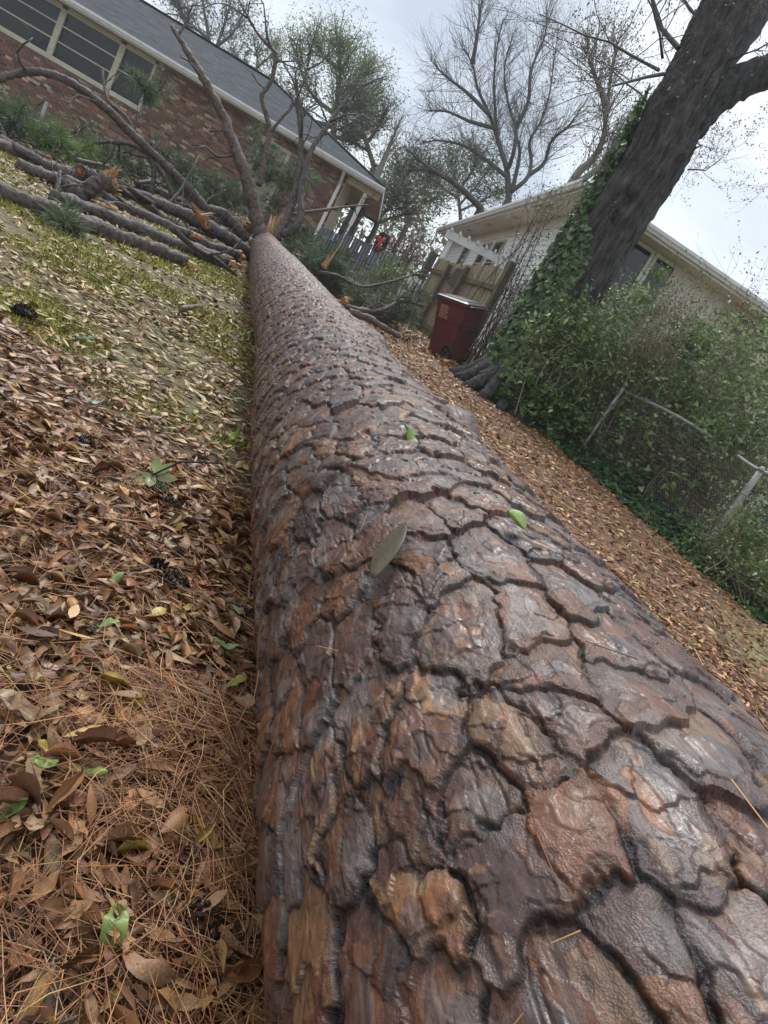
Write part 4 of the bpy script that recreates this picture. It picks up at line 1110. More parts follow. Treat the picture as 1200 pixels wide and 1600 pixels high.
# ------------------------------------------------------------------ garden ornament leaning on the brick wall
g0, g1 = at(54, 212, 12.5), at(73, 160, 12.5)
orn = empty('wire_ornament', g0, 'tall wire loop ornament on a grey stake before the brick wall', 'ornament')
b_ = MB(); b_.tube([g0 - UPV * 0.4, g0, g1], 0.035, 7); b_.done('stake', pmat('grey_stake', (0.32, 0.34, 0.34), rough=0.5), orn, col=False)
b_ = MB(); mid_ = (g0 + g1) / 2; ux = np.array([1.0, 0, 0]); ul = (g1 - g0) / 2
b_.tube([mid_ + ux * 0.16 * math.cos(t) + ul * 1.0 * math.sin(t) for t in np.linspace(0, 6.283, 26)], 0.012, 5); b_.done('loop', m_iron, orn, col=False)

# ------------------------------------------------------------------ red wheelie bin
m_bin = pmat('red_plastic', (0.135, 0.026, 0.028), rough=0.42, var=0.12, vscale=4, bump=0.15, bscale=120, bdist=0.002, dirt=((0.10, 0.06, 0.05), 5, 0.6, 0.35))
m_lid = pmat('lid_plastic', (0.07, 0.055, 0.057), rough=0.28, var=0.12, vscale=3)
m_tyre = pmat('black_plastic', (0.012, 0.012, 0.013), rough=0.5, var=0.1)
m_print = pmat('tan_print', (0.50, 0.27, 0.15), rough=0.6, var=0.4, vscale=60)
bc = at(702, 548, 11.95); bc[2] = float(ground_z(bc[0], bc[1])) + 0.02
bn = empty('wheelie_bin', bc, 'dark red wheelie bin with black wheels standing on the leaf strip', 'bin')
bn.rotation_euler = (Matrix.Rotation(math.radians(10), 3, 'X') @ Matrix.Rotation(math.radians(-13), 3, 'Y') @ Matrix.Rotation(math.radians(-34), 3, 'Z')).to_euler(); bn.scale = (0.94, 0.94, 0.95)
def rrect(hx, hy, z, ox=0.0, n=5, r=0.06):
    o = []
    for cx, cy, a0 in ((hx - r, hy - r, 0), (-hx + r, hy - r, 90), (-hx + r, -hy + r, 180), (hx - r, -hy + r, 270)):
        for t in np.linspace(0, 90, n):
            a = math.radians(a0 + t); o.append((ox + cx + r * math.cos(a), cy + r * math.sin(a), z))
    return np.array(o)
def loft(mb, secs, capb=True, capt=True):
    n = len(secs[0]); V = np.concatenate(secs); fs = []
    j = np.arange(n); k = (j + 1) % n
    for i in range(len(secs) - 1): fs.append(np.stack([i * n + j, i * n + k, (i + 1) * n + k, (i + 1) * n + j], -1))
    F4 = [np.concatenate(fs)]
    ngs = []
    if capb: ngs.append(j[::-1][None])
    if capt: ngs.append((j + (len(secs) - 1) * n)[None])
    return mb.add(V, F4 + ngs)
b_ = MB()
loft(b_, [rrect(0.262, 0.232, 0.03, -0.01), rrect(0.272, 0.242, 0.06, -0.01), rrect(0.300, 0.262, 0.60, -0.005), rrect(0.303, 0.264, 0.63, -0.005), rrect(0.315, 0.275, 0.64, 0.015), rrect(0.345, 0.295, 0.94, 0.015), rrect(0.36, 0.305, 0.95, 0.01), rrect(0.365, 0.31, 0.985, 0.01)])
body = b_.done('body', m_bin, bn, smooth=False, world=False, col=False, bevel=0.008)
b_ = MB(); loft(b_, [rrect(0.385, 0.325, 0.988, 0.01), rrect(0.392, 0.332, 1.0, 0.01), rrect(0.392, 0.332, 1.015, 0.01)]); b_.done('rim', m_bin, bn, world=False, col=False, bevel=0.005)
b_ = MB(); loft(b_, [rrect(0.388, 0.328, 1.018, 0.01), rrect(0.388, 0.328, 1.045, 0.01), rrect(0.35, 0.29, 1.062, 0.01), rrect(0.30, 0.24, 1.065, 0.01), rrect(0.285, 0.225, 1.082, 0.01), rrect(0.12, 0.08, 1.095, 0.01)]); lid = b_.done('lid', m_lid, bn, world=False, col=False, bevel=0.006)
b_ = MB(); b_.tube([(0.43, -0.27, 1.0), (0.45, -0.2, 1.01), (0.45, 0.2, 1.01), (0.43, 0.27, 1.0)], 0.018, 8); [b_.beam((0.36, y, 0.985), (0.445, y, 1.005), 0.025, 0.03) for y in (-0.22, 0.0, 0.22)]; b_.done('handle', m_bin, bn, world=False, col=False)
b_ = MB(); b_.box((0.255, -0.22, 0.60), (0.335, 0.22, 0.635)); b_.done('lift_bar', m_bin, bn, world=False, col=False, bevel=0.006)
b_ = MB(); b_.tube([(0.20, -0.29, 0.135), (0.20, 0.29, 0.135)], 0.014, 8); b_.done('axle', m_tyre, bn, world=False, col=False)
for sy in (-1, 1):
    y = sy * 0.275
    w = MB(); ring = [(0.20 + 0.118 * math.cos(t), y, 0.135 + 0.118 * math.sin(t)) for t in np.linspace(0, 2 * math.pi, 29)]
    w.tube(ring, 0.026, 9, None, 0, False); wh = w.done('wheel', m_tyre, bn, smooth=True, world=False, col=False)
    w = MB(); w.tube([(0.20, y - 0.03, 0.135), (0.20, y + 0.03, 0.135)], 0.028, 10); w.done('hub', m_tyre, wh, world=False, col=False)
    for q in range(6):
        t = q * math.pi / 3 + 0.2
        w = MB(); w.beam((0.20 + 0.02 * math.cos(t), y, 0.135 + 0.02 * math.sin(t)), (0.20 + 0.1 * math.cos(t), y, 0.135 + 0.1 * math.sin(t)), 0.02, 0.018, upv=(0, 1, 0)); w.done('spoke', m_lid if False else pmat('spoke_grey', (0.10, 0.10, 0.10), rough=0.4) if 'spoke_grey' not in MATS else MATS['spoke_grey'], wh, world=False, col=False)
# printed block of small tan lettering on the side: too worn to read
pr_ = MB(); g_ = np.random.default_rng(3)
for row in range(7):
    z = 0.90 - row * 0.034; x = -0.20
    ysurf = -(0.275 + (z - 0.64) / 0.30 * 0.02) - 0.0025
    xe = x + g_.uniform(0.16, 0.22) if row < 5 else x + 0.20
    while x < xe:
        w_ = g_.uniform(0.006, 0.02)
        pr_.box((x, ysurf, z - g_.uniform(0.008, 0.012)), (x + w_, ysurf + 0.002, z + g_.uniform(0.006, 0.012))); x += w_ + g_.uniform(0.003, 0.008)
pr_.done('printed_label', m_print, body, world=False, col=False)
# ------------------------------------------------------------------ leaf shapes
def leaf_tpl(w=0.32, nseg=5, fold=0.12, curl=0.25, lobes=0.0, twist=0.0):
    v = []; 
    for i in range(nseg + 1):
        t = i / nseg
        hw = w * 0.5 * (math.sin(math.pi * min(1, t * 0.96 + 0.04)) ** 0.8)
        if lobes: hw *= 1 + lobes * math.sin(t * 9.5 * math.pi / 2)
        if i == nseg: hw = 0.004
        z = curl * ((t - 0.5) ** 2 - 0.25) * 1.3
        a = twist * (t - 0.5)
        for s in (-1, 0, 1):
            zz = z + abs(s) * hw * fold * 2 + s * hw * math.sin(a)
            v.append((t - 0.5, s * hw * math.cos(a), zz))
    f = []
    for i in range(nseg):
        for s in (0, 1):
            a = i * 3 + s; f.append((a, a + 3, a + 4, a + 1))
    return np.array(v), np.array(f)
def oval_tpl(w=0.5):
    v = np.array([(0, 0, 0), (0.35, w / 2, 0.05), (0.75, w * 0.38, 0.03), (1, 0, -0.06), (0.75, -w * 0.38, 0.03), (0.35, -w / 2, 0.05), (0.5, 0, -0.03)])
    f = np.array([(0, 6, 1), (1, 6, 2), (2, 6, 3), (3, 6, 4), (4, 6, 5), (5, 6, 0)])
    return v, f
def ivy_tpl():
    a = np.radians([180, 130, 100, 65, 40, 0, -40, -65, -100, -130]); r = np.array([0.12, 0.45, 0.52, 0.38, 0.50, 0.72, 0.50, 0.38, 0.52, 0.45])
    v = np.stack([r * np.cos(a), r * np.sin(a), 0.06 * np.cos(2 * a)], -1); v = np.vstack([v, [0, 0, -0.04]])
    n = 10; f = np.array([(i, (i + 1) % n, n) for i in range(n)])[:, ::-1]
    return v, f
def quad_tpl(w=0.45):
    return np.array([(0, 0, 0), (0.5, w / 2, 0.06), (1, 0, -0.03), (0.5, -w / 2, 0.06)]), np.array([(0, 3, 2), (0, 2, 1)])
OV, IV, QD = oval_tpl(), ivy_tpl(), quad_tpl(0.5)
O4 = (np.array([(0, 0, 0), (0.42, 0.25, 0.05), (1, 0, -0.05), (0.42, -0.25, 0.05)]), np.array([(0, 2, 1), (0, 3, 2)]))
def dirs_rot(D, r=rng):                      # frames whose x axis follows D and whose normal leans up
    D = D / (np.linalg.norm(D, axis=1)[:, None] + 1e-9)
    U = r.normal(0, 0.7, D.shape) + UPV
    Y = np.cross(U, D); Y /= np.linalg.norm(Y, axis=1)[:, None] + 1e-9
    Z = np.cross(D, Y)
    return np.stack([D, Y, Z], -1)
def foliage(name, pos, size, cols, mat, parent, tpl=OV, r=rng, droop=0.2, w=None, var=0.25):
    D = r.normal(0, 1, pos.shape); D[:, 2] = D[:, 2] * 0.6 - droop
    V, Fc, C = scatter(tpl[0], tpl[1], pos, dirs_rot(D, r), r.uniform(0.65, 1.25, len(pos)) * size, pal(len(pos), cols, w, var, r))
    o = mesh_np(name, V, Fc, mat, parent, C, smooth=False)
    return tag(o, kind='stuff')
def grow(p, d, L, r, lev, g, out, spread=0.6, up=0.15, kids=(4, 4, 3), kink=0.18):
    n = 5 if lev == 0 else 4
    q = p.copy(); dd = d / np.linalg.norm(d); rr = r
    pts = [q.copy()]
    for i in range(n):
        dd = dd + g.normal(0, kink, 3) + UPV * up * 0.3; dd /= np.linalg.norm(dd)
        q2 = q + dd * L / n; r2 = rr * 0.82
        out.append((q.copy(), q2.copy(), rr, r2, lev)); q, rr = q2, r2; pts.append(q.copy())
    if lev < len(kids):
        for k in range(kids[lev]):
            t = g.uniform(0.25, 1.0) * n; i = min(int(t), n - 1); b = pts[i] + (pts[i + 1] - pts[i]) * (t - i)
            ax = pts[i + 1] - pts[i]; ax /= np.linalg.norm(ax)
            nd = ax * 0.8 + g.normal(0, spread, 3) + UPV * up; nd /= np.linalg.norm(nd)
            grow(b, nd, L * g.uniform(0.45, 0.72), max(rr * 0.62, r * 0.3), lev + 1, g, out, spread, up, kids, kink)
def skel_mesh(name, out, mat, parent, c, sides=4):
    P0 = np.array([o[0] for o in out]); P1 = np.array([o[1] for o in out]); R0 = np.array([o[2] for o in out]); R1 = np.array([o[3] for o in out])
    V, Fc = segs(P0, P1, R0, R1, sides)
    return mesh_np(name, V, Fc, mat, parent, np.tile(np.array(c, float), (len(V), 1)), smooth=True)

# ------------------------------------------------------------------ the big ivy clad tree
tb = np.array([0.84, 10.95, float(ground_z(0.84, 10.95)) - 0.15])
big = empty('oak_tree', tb + np.array([0, 0, 0.1]), 'massive dark barked tree leaning over the fence with ivy up one side', 'tree')
KD = 10.75
tp = [tb, tb + np.array([0.02, 0.03, 0.5]), at(856, 516, KD), at(908, 430, KD), at(962, 340, KD), at(1020, 250, KD), at(1062, 170, KD), at(1105, 85, KD), at(1150, -10, KD), at(1195, -120, KD), at(1230, -260, KD + 0.3)]
P = spline(tp, 300); ns = 120
r_t = np.interp(np.linspace(0, 1, 300), [0, 0.04, 0.12, 0.2, 0.45, 0.6, 0.75, 1], [0.64, 0.55, 0.49, 0.475, 0.475, 0.50, 0.44, 0.34])
V, fs = tube(P, r_t, ns, 0, 1)
ang = np.tile(np.arange(ns), 300) / ns * 2 * np.pi; row = np.repeat(np.arange(300), ns) * (170 / 300)
axc = np.repeat(P, ns, 0); VV = V[:300 * ns]
rd = VV - axc; rl = np.linalg.norm(rd, axis=1)[:, None]
rid = np.abs(fbm(np.cos(ang) * 5.5 + np.sin(ang) * 3.1 + 20 + 0.25 * np.sin(row * 0.13), np.sin(ang) * 5.5 + row * 0.035, 3, 301) - 0.5)
rid2 = 0.5 - np.abs(fbm(ang * 7.5 + 2.2 * vn(row * 0.10, ang * 2.0, 8), row * 0.16, 2, 305) - 0.5) * 2.2
dsp = 0.075 * (1 - np.clip(rid * 5, 0, 1)) * -1 + 0.085 * np.clip(rid2, -0.4, 0.5) + 0.05 * (vn(np.cos(ang) * 1.7 + 9, np.sin(ang) * 1.7 + row * 0.05, 303) - 0.5)
root = np.clip(1 - row / 14, 0, 1); dsp = dsp + root * 0.13 * np.cos(ang * 5 + 0.7)
VV = VV + rd / rl * dsp[:, None]
for (bp_, br_, bh_) in ((at(985, 300, KD - 0.42), 0.17, 0.12), (at(1068, 238, KD - 0.42), 0.15, 0.10), (at(965, 330, KD - 0.42), 0.10, 0.09)):
    dd_ = np.linalg.norm(VV - bp_, axis=1); VV = VV + rd / rl * (bh_ * np.exp(-(dd_ / br_) ** 2))[:, None] - rd / rl * (0.09 * np.exp(-(np.linalg.norm(VV - bp_ - np.array([0.03, 0, -0.13]), axis=1) / (br_ * 0.5)) ** 2))[:, None]
V[:300 * ns] = VV
cb_ = (0.078 + 0.055 * (vn(ang * 3, row * 0.3, 310) - 0.3) - 0.03 * np.clip(rid2, -0.4, 0.5))[:, None].clip(0.02, 1) * np.array([1.0, 0.92, 0.87])
mesh_np('trunk', V, fs, m_oak, big, np.vstack([cb_, [[0.04] * 3] * 2]))
P2 = spline([at(1072, 195, KD), at(1105, 160, KD - 0.1), at(1150, 132, KD - 0.2), at(1205, 108, KD - 0.3), at(1270, 70, KD - 0.4), at(1340, 10, KD - 0.5)], 50)
V, fs = tube(P2, np.linspace(0.33, 0.17, 50), 28, 0.10, 4); mesh_np('limb', V, fs, m_oak, big, np.full((len(V), 3), 0.06))
P3 = spline([at(1085, 130, KD + 0.1), at(1120, 95, KD + 0.3), at(1170, 40, KD + 0.6), at(1215, -30, KD + 0.9)], 30)
V, fs = tube(P3, np.linspace(0.3, 0.2, 30), 24, 0.10, 5); mesh_np('limb', V, fs, m_oak, big, np.full((len(V), 3), 0.06))
g = np.random.default_rng(41); out_ = []
for (a, b, L, r) in (((1060, 75, KD), (1000, -10, KD + .6), 2.6, 0.045), ((1030, 110, KD), (900, 20, KD + 1), 2.8, 0.03), ((1040, 115, KD - .3), (950, 95, KD - .8), 2.4, 0.03), ((1015, 165, KD), (960, 150, KD + .8), 1.9, 0.02), ((1035, 90, KD), (975, 40, KD - 1), 2.2, 0.03), ((1090, 230, KD), (1150, 200, KD + 1), 1.6, 0.018), ((1075, 265, KD + .3), (1130, 280, KD + .6), 1.2, 0.014), ((1130, 100, KD - .3), (1190, 60, KD - 1), 1.8, 0.02), ((1200, 105, KD - .3), (1215, 190, KD - .5), 1.6, 0.02), ((1100, 40, KD), (1040, -60, KD), 2.4, 0.03), ((1075, 130, KD - .45), (1100, 20, KD - .8), 1.6, 0.012), ((1085, 165, KD - .45), (1130, 40, KD - .8), 1.7, 0.012)):
    p0 = at(*a); d = at(*b) - p0
    grow(p0, d, L, r, 0, g, out_, 0.6, 0.05, (7, 5, 3), 0.16)
skel_mesh('branches', out_, m_twig, big, (0.075, 0.065, 0.058))
tips = np.array([o[1] for o in out_ if o[4] >= 2]); tips = tips[g.choice(len(tips), min(len(tips), 2000), False)]
pos = np.repeat(tips, 3, 0) + g.normal(0, 0.035, (len(tips) * 3, 3))
foliage('foliage', pos, 0.042, [(0.085, 0.095, 0.05), (0.12, 0.13, 0.06), (0.06, 0.065, 0.045), (0.16, 0.14, 0.07)], m_green, big, O4, g, 0.6)
# ivy on the trunk
ivg = np.random.default_rng(55)
iv = empty('ivy_vine', tb + np.array([-0.5, -0.3, 0.2]), 'glossy ivy climbing the side of the massive dark tree', 'ivy')
Pn, An = [], []
camdir = np.array([0.0, -1.0, 0.0])
for k in range(40000):
    u = ivg.uniform(0, 0.60) ** 1.0; i = int(u * 299)
    th = ivg.uniform(-1.6, 2.5)           # from the far left round to the front
    lim = float(np.interp(u, [0, 0.2, 0.3, 0.4, 0.5, 0.62], [2.1, 1.8, 1.45, 0.85, 0.4, 0.0]))
    if th > lim * (0.62 + 0.45 * float(vn(u * 30, th * 3, 9))): continue
    if u < 0.10 and th < 0.5: continue
    if u > 0.30 and ivg.uniform() < (u - 0.30) * 3.0: continue
    d = np.array([-math.cos(th), -math.sin(th) if True else 0, 0.0])
    d = np.array([-math.cos(th), -math.sin(th), 0.15])
    rr_ = r_t[i] + 0.06 + abs(ivg.normal(0, 0.05)) + 0.16 * max(0, 0.30 - u) * ivg.uniform(0, 1) * max(0, math.cos(th))
    Pn.append(P[i] + d * rr_ + UPV * ivg.uniform(-0.05, 0.05)); An.append(d)
    if len(Pn) > 8500: break
Pn = np.array(Pn); An = np.array(An)
Z_ = An + ivg.normal(0, 0.35, An.shape); Z_ /= np.linalg.norm(Z_, axis=1)[:, None]
X_ = -UPV + ivg.normal(0, 0.4, An.shape); X_ = X_ - Z_ * (X_ * Z_).sum(1)[:, None]; X_ /= np.linalg.norm(X_, axis=1)[:, None]
Rv = np.stack([X_, np.cross(Z_, X_), Z_], -1)
V, Fc, C = scatter(IV[0], IV[1], Pn, Rv, ivg.uniform(0.07, 0.13, len(Pn)), pal(len(Pn), [(0.085, 0.15, 0.055), (0.13, 0.20, 0.075), (0.06, 0.11, 0.045), (0.18, 0.25, 0.105)], var=0.2, r=ivg))
tag(mesh_np('leaves', V, Fc, m_green, iv, C, smooth=False), kind='stuff')
vm = MB()
for k in range(9):
    th = ivg.uniform(-1.6, 0.6); ids = np.linspace(4, 168, 16).astype(int)
    v, f = tube([P[i] + np.array([-math.cos(th + .1 * math.sin(i * .2)), -math.sin(th + .1 * math.sin(i * .2)), 0]) * (r_t[i] + 0.03) for i in ids], np.linspace(0.025, 0.008, 16), 5); vm.add(v, f, (0.10, 0.08, 0.06))
vm.done('stems', m_twig, iv, smooth=True)

# ------------------------------------------------------------------ chain link fence
m_galv = pmat('galvanised_steel', (0.34, 0.345, 0.33), rough=0.5, var=0.2, vscale=6, metal=0.35, dirt=((0.16, 0.13, 0.08), 6, 0.55, 0.5))
C1 = np.array([2.05, 10.25]); C2 = np.array([3.42, 8.0]); cd = C2 - C1; cl = np.linalg.norm(cd); cd /= cl
posts = [C1 - cd * cl * 0.98, C1, C2, C2 + cd * cl]
cf = empty('chain_link_fence', (C1[0], C1[1], float(ground_z(*C1))), 'old galvanised chain link fence with bent top rail swallowed by shrubs', 'fence')
FH = 1.18
lean = np.array([0.10, 0.05, 0]) * 0.7
tops = []
for i, q in enumerate(posts):
    z = float(ground_z(*q)); b0 = np.array([q[0], q[1], z - 0.05]); t0 = np.array([q[0], q[1], z + FH]) + lean * (1 if i == 1 else 0.35 if i == 2 else 0)
    tops.append((b0, t0))
    b_ = MB(); b_.tube(np.linspace(b0, t0, 5), 0.030 if i != 2 else 0.036, 10); p_ = b_.done('post', m_galv, cf, smooth=True, col=False)
    b_ = MB(); b_.tube([t0 - UPV * 0.01, t0 + UPV * 0.02, t0 + UPV * 0.05], [0.042, 0.04, 0.015], 10); b_.done('cap', m_galv, p_, smooth=True, col=False)
    for hz_ in (0.35, 0.75):
        c = b0 + (t0 - b0) * hz_
        b_ = MB(); b_.tube([c - UPV * 0.012, c + UPV * 0.012], 0.041, 10); b_.done('tension_band', m_galv, p_, smooth=True, col=False)
rail = spline([at(905, 574, 10.6), at(935, 592, 10.2), at(985, 616, 9.85), at(1030, 636, 9.4), at(1075, 660, 9.0), at(1112, 684, 8.7)], 24)
b_ = MB(); b_.tube(rail, 0.025, 9); b_.done('top_rail', m_galv, cf, smooth=True, col=False)
b_ = MB(); b_.tube(spline([at(1152, 712, 8.2), at(1178, 730, 7.95), at(1215, 748, 7.6), at(1260, 775, 7.2)], 10), 0.022, 9); b_.done('top_rail', m_galv, cf, smooth=True, col=False)
wire = MB()
for i in range(3):
    (a0, a1), (c0, c1) = tops[i], tops[i + 1]
    nw = 50; zs_ = np.linspace(0.03, 1.0, 44)
    for k in range(nw):
        sg = 1 if k % 2 else -1
        us = (k + 0.5) / nw + (np.arange(len(zs_)) % 2 - 0.5) * (1.0 / nw) * 1.0
        us = np.clip(us, 0, 1)
        pts = (a0 + (c0 - a0) * us[:, None]) * (1 - zs_[:, None]) + (a1 + (c1 - a1) * us[:, None]) * zs_[:, None] * 1.0
        pts = pts + np.array([cd[1], -cd[0], 0]) * (-0.035 + 0.03 * np.sin(us * 5 + zs_ * 3))[:, None]
        v, f = segs(pts[:-1], pts[1:], np.full(len(pts) - 1, 0.0016), np.full(len(pts) - 1, 0.0016)); wire.add(v, f)
tag(wire.done('wire_mesh', m_galv, cf, col=False), kind='stuff')

# ------------------------------------------------------------------ shrubs along the fence
def ell(n, c, rad_, g, shell=0.55):
    d = g.normal(0, 1, (n, 3)); d /= np.linalg.norm(d, axis=1)[:, None]
    s = g.uniform(shell, 1.0, n)[:, None] ** 0.7
    q = d * s
    lump = 1 + 0.35 * (vn(d[:, 0] * 3 + c[0] * 7, d[:, 2] * 3 + d[:, 1] * 2, int(abs(c[0] * 100)) % 97) - 0.5) * 2
    return c + q * lump[:, None] * np.asarray(rad_)
def shrub(label, blobs, leaf, cols, nl, nst, seed, stem_c=(0.24, 0.20, 0.14), tpl=O4, name='shrub', stem_r=0.010, droop=0.2, group='shrubs overgrowing the chain link fence'):
    g = np.random.default_rng(seed)
    cs = [(at(*b[0]), np.array(b[1])) for b in blobs]
    c0 = cs[0][0]; base = np.array([c0[0], c0[1], float(ground_z(c0[0], c0[1]))])
    e = empty(name, base, label, 'shrub', group)
    out_ = []
    pos = []
    for c, rd_ in cs:
        share = int(nl / len(cs))
        b = np.array([c[0], c[1], float(ground_z(c[0], c[1]))])
        pts_ = []
        for k in range(max(10, nst // len(cs))):
            s0 = b + g.normal(0, 0.22, 3) * np.array([1, 1, 0]); s1 = ell(1, c, rd_ * g.uniform(0.75, 1.3), g, 0.6)[0]
            m = (s0 + s1) / 2 + g.normal(0, 0.16, 3)
            q = spline([s0, m, s1], 7)
            for i in range(6): out_.append((q[i], q[i + 1], stem_r * (1 - i * 0.11), stem_r * (1 - (i + 1) * 0.11), 0))
            pts_.append(q[3:])
            for kk in range(4):
                i = g.integers(3, 7); d = g.normal(0, 0.22, 3) + UPV * 0.08
                out_.append((q[i], q[i] + d, stem_r * 0.4, stem_r * 0.15, 1)); pts_.append(np.array([q[i] + d * u_ for u_ in (0.3, 0.6, 0.85, 1.0)]))
        pts_ = np.concatenate(pts_)
        n1 = int(share * 0.68)
        pos.append(pts_[g.integers(0, len(pts_), n1)] + g.normal(0, 0.075, (n1, 3)))
        pp = ell(share - n1, c, rd_ * 0.95, g, 0.15)
        gap_ = vn(pp[:, 0] * 3.2 + 1.7 * pp[:, 2], pp[:, 2] * 3.2 + pp[:, 1], 61) > 0.42
        pos.append(pp[gap_])
    if out_: tag(skel_mesh('stems', out_, m_twig, e, stem_c, 3), kind='stuff')
    pos = np.concatenate(pos); pos[:, 2] = np.maximum(pos[:, 2], ground_z(pos[:, 0], pos[:, 1]) + 0.03)
    if nl: foliage('foliage', pos, leaf, cols, m_green, e, tpl, g, droop)
    return e
DG = [(0.12, 0.18, 0.065), (0.18, 0.255, 0.09), (0.25, 0.335, 0.13), (0.36, 0.42, 0.25)]
LG = [(0.13, 0.21, 0.055), (0.18, 0.27, 0.075), (0.10, 0.165, 0.055)]
DRY = [(0.20, 0.15, 0.09), (0.26, 0.20, 0.11), (0.13, 0.10, 0.06), (0.10, 0.11, 0.05)]
shrub('dense dark privet shrub with small leaves at the right edge over the rail', [((1150, 600, 9.2), (0.62, 0.6, 0.62)), ((1195, 520, 9.6), (0.6, 0.6, 0.55)), ((1120, 680, 8.9), (0.36, 0.4, 0.34)), ((1230, 640, 8.8), (0.5, 0.5, 0.55)), ((1095, 540, 9.9), (0.42, 0.4, 0.40))], 0.092, DG, 8500, 120, 1)
shrub('tall green shrub with pale glints right of the massive tree', [((935, 500, 10.9), (0.5, 0.5, 0.5)), ((890, 555, 10.4), (0.5, 0.4, 0.45)), ((985, 470, 11.3), (0.42, 0.4, 0.42)), ((905, 620, 10.2), (0.40, 0.35, 0.36))], 0.092, DG + [(0.28, 0.34, 0.24)], 6500, 90, 2)
shrub('tangle of bare tan vine stems between the green shrubs', [((1030, 545, 10.3), (0.62, 0.45, 0.66)), ((985, 575, 10.2), (0.45, 0.4, 0.5))], 0.05, DRY + DG, 4200, 200, 3, (0.27, 0.21, 0.14), stem_r=0.011)
shrub('dry brown seed headed shrub under the eave of the white house', [((1095, 475, 11.6), (0.75, 0.4, 0.42)), ((1160, 500, 11.8), (0.6, 0.4, 0.35)), ((1040, 500, 11.4), (0.4, 0.4, 0.40))], 0.05, DRY + [(0.16, 0.06, 0.05)], 5200, 90, 4, (0.24, 0.19, 0.13))
shrub('bright green feathery bush below the street windows of the white house', [((1035, 440, 12.6), (0.40, 0.3, 0.25))], 0.075, LG, 1500, 26, 5)
shrub('yellowing shrub tangled behind the chain link mesh', [((1040, 715, 9.3), (0.34, 0.3, 0.36)), ((1005, 690, 9.8), (0.36, 0.3, 0.32)), ((1095, 740, 8.8), (0.3, 0.3, 0.34))], 0.05, [(0.20, 0.17, 0.06), (0.30, 0.22, 0.07), (0.09, 0.10, 0.05), (0.14, 0.11, 0.06)], 5200, 90, 6, (0.14, 0.11, 0.08))
shrub('leafy weeds climbing the lower right chain link post', [((1165, 830, 7.4), (0.26, 0.25, 0.26)), ((1185, 910, 6.8), (0.26, 0.25, 0.24)), ((1140, 880, 7.2), (0.15, 0.15, 0.15))], 0.055, LG + DG, 3200, 70, 7, (0.18, 0.14, 0.09))
shrub('thin leafy sapling standing before the white siding', [((845, 385, 12.2), (0.50, 0.35, 0.85)), ((865, 310, 12.4), (0.45, 0.3, 0.4))], 0.055, [(0.15, 0.17, 0.09), (0.20, 0.22, 0.11), (0.11, 0.13, 0.08)], 1500, 14, 8, (0.12, 0.10, 0.08), name='sapling', stem_r=0.014)
shrub('scraggly bare sapling beside the end of the wooden fence', [((805, 480, 12.0), (0.35, 0.3, 0.6))], 0.05, [(0.10, 0.11, 0.06), (0.15, 0.14, 0.08)], 900, 40, 9, (0.20, 0.17, 0.13), name='sapling', stem_r=0.010)
shrub('clipped green hedge beyond the boughs before the grey metal fence', [((628, 428, 15.6), (0.5, 0.4, 0.32)), ((605, 436, 15.4), (0.35, 0.3, 0.25))], 0.05, LG + DG[:2], 5000, 10, 10, name='hedge', group='plants between the houses')
shrub('round brown leafless bush between the two houses', [((655, 375, 22.0), (0.9, 0.8, 0.8)), ((625, 395, 21.0), (0.8, 0.7, 0.6))], 0.06, [(0.16, 0.085, 0.06), (0.12, 0.07, 0.05), (0.2, 0.11, 0.07)], 6500, 60, 11, (0.15, 0.09, 0.07), group='plants between the houses')
shrub('leafy green shrub filling the middle above the fallen rail', [((1010, 600, 9.9), (0.42, 0.35, 0.34)), ((960, 560, 10.3), (0.4, 0.35, 0.35)), ((1065, 610, 9.5), (0.34, 0.3, 0.36))], 0.085, DG + LG, 3000, 80, 13)
shrub('low green shrub under the rail left of the first post', [((935, 640, 10.2), (0.34, 0.3, 0.34)), ((860, 600, 10.4), (0.36, 0.3, 0.32)), ((985, 660, 9.8), (0.26, 0.25, 0.28))], 0.08, DG + LG, 2000, 60, 14)
shrub('dark shrub mass behind the chain link at the lower right edge', [((1160, 730, 9.6), (0.5, 0.4, 0.4)), ((1230, 740, 9.2), (0.5, 0.4, 0.45)), ((1100, 700, 10.0), (0.4, 0.35, 0.35)), ((1210, 820, 8.6), (0.35, 0.3, 0.3))], 0.085, DG, 4200, 80, 15)
shrub('olive shrub between the leafy shrub and the white house wall', [((1150, 560, 11.4), (0.7, 0.4, 0.5)), ((1070, 640, 11.2), (0.6, 0.4, 0.5)), ((1200, 640, 11.0), (0.6, 0.4, 0.6))], 0.092, DG + DRY[:1], 5500, 80, 16)
shrub('glossy leafy shrub in front of the foot of the massive tree', [((868, 540, 9.9), (0.36, 0.22, 0.36)), ((905, 500, 9.95), (0.34, 0.2, 0.34)), ((935, 545, 9.9), (0.34, 0.22, 0.36))], 0.09, DG + LG[:2], 4200, 60, 17)
# wiry plant tops against the sky
shrub('wiry dry stalks with small leaves rising against the sky at the right edge', [((1165, 430, 10.5), (0.42, 0.3, 0.5))], 0.05, DRY[2:] + [(0.05, 0.06, 0.04)], 160, 9, 12, (0.14, 0.11, 0.08), stem_r=0.006)

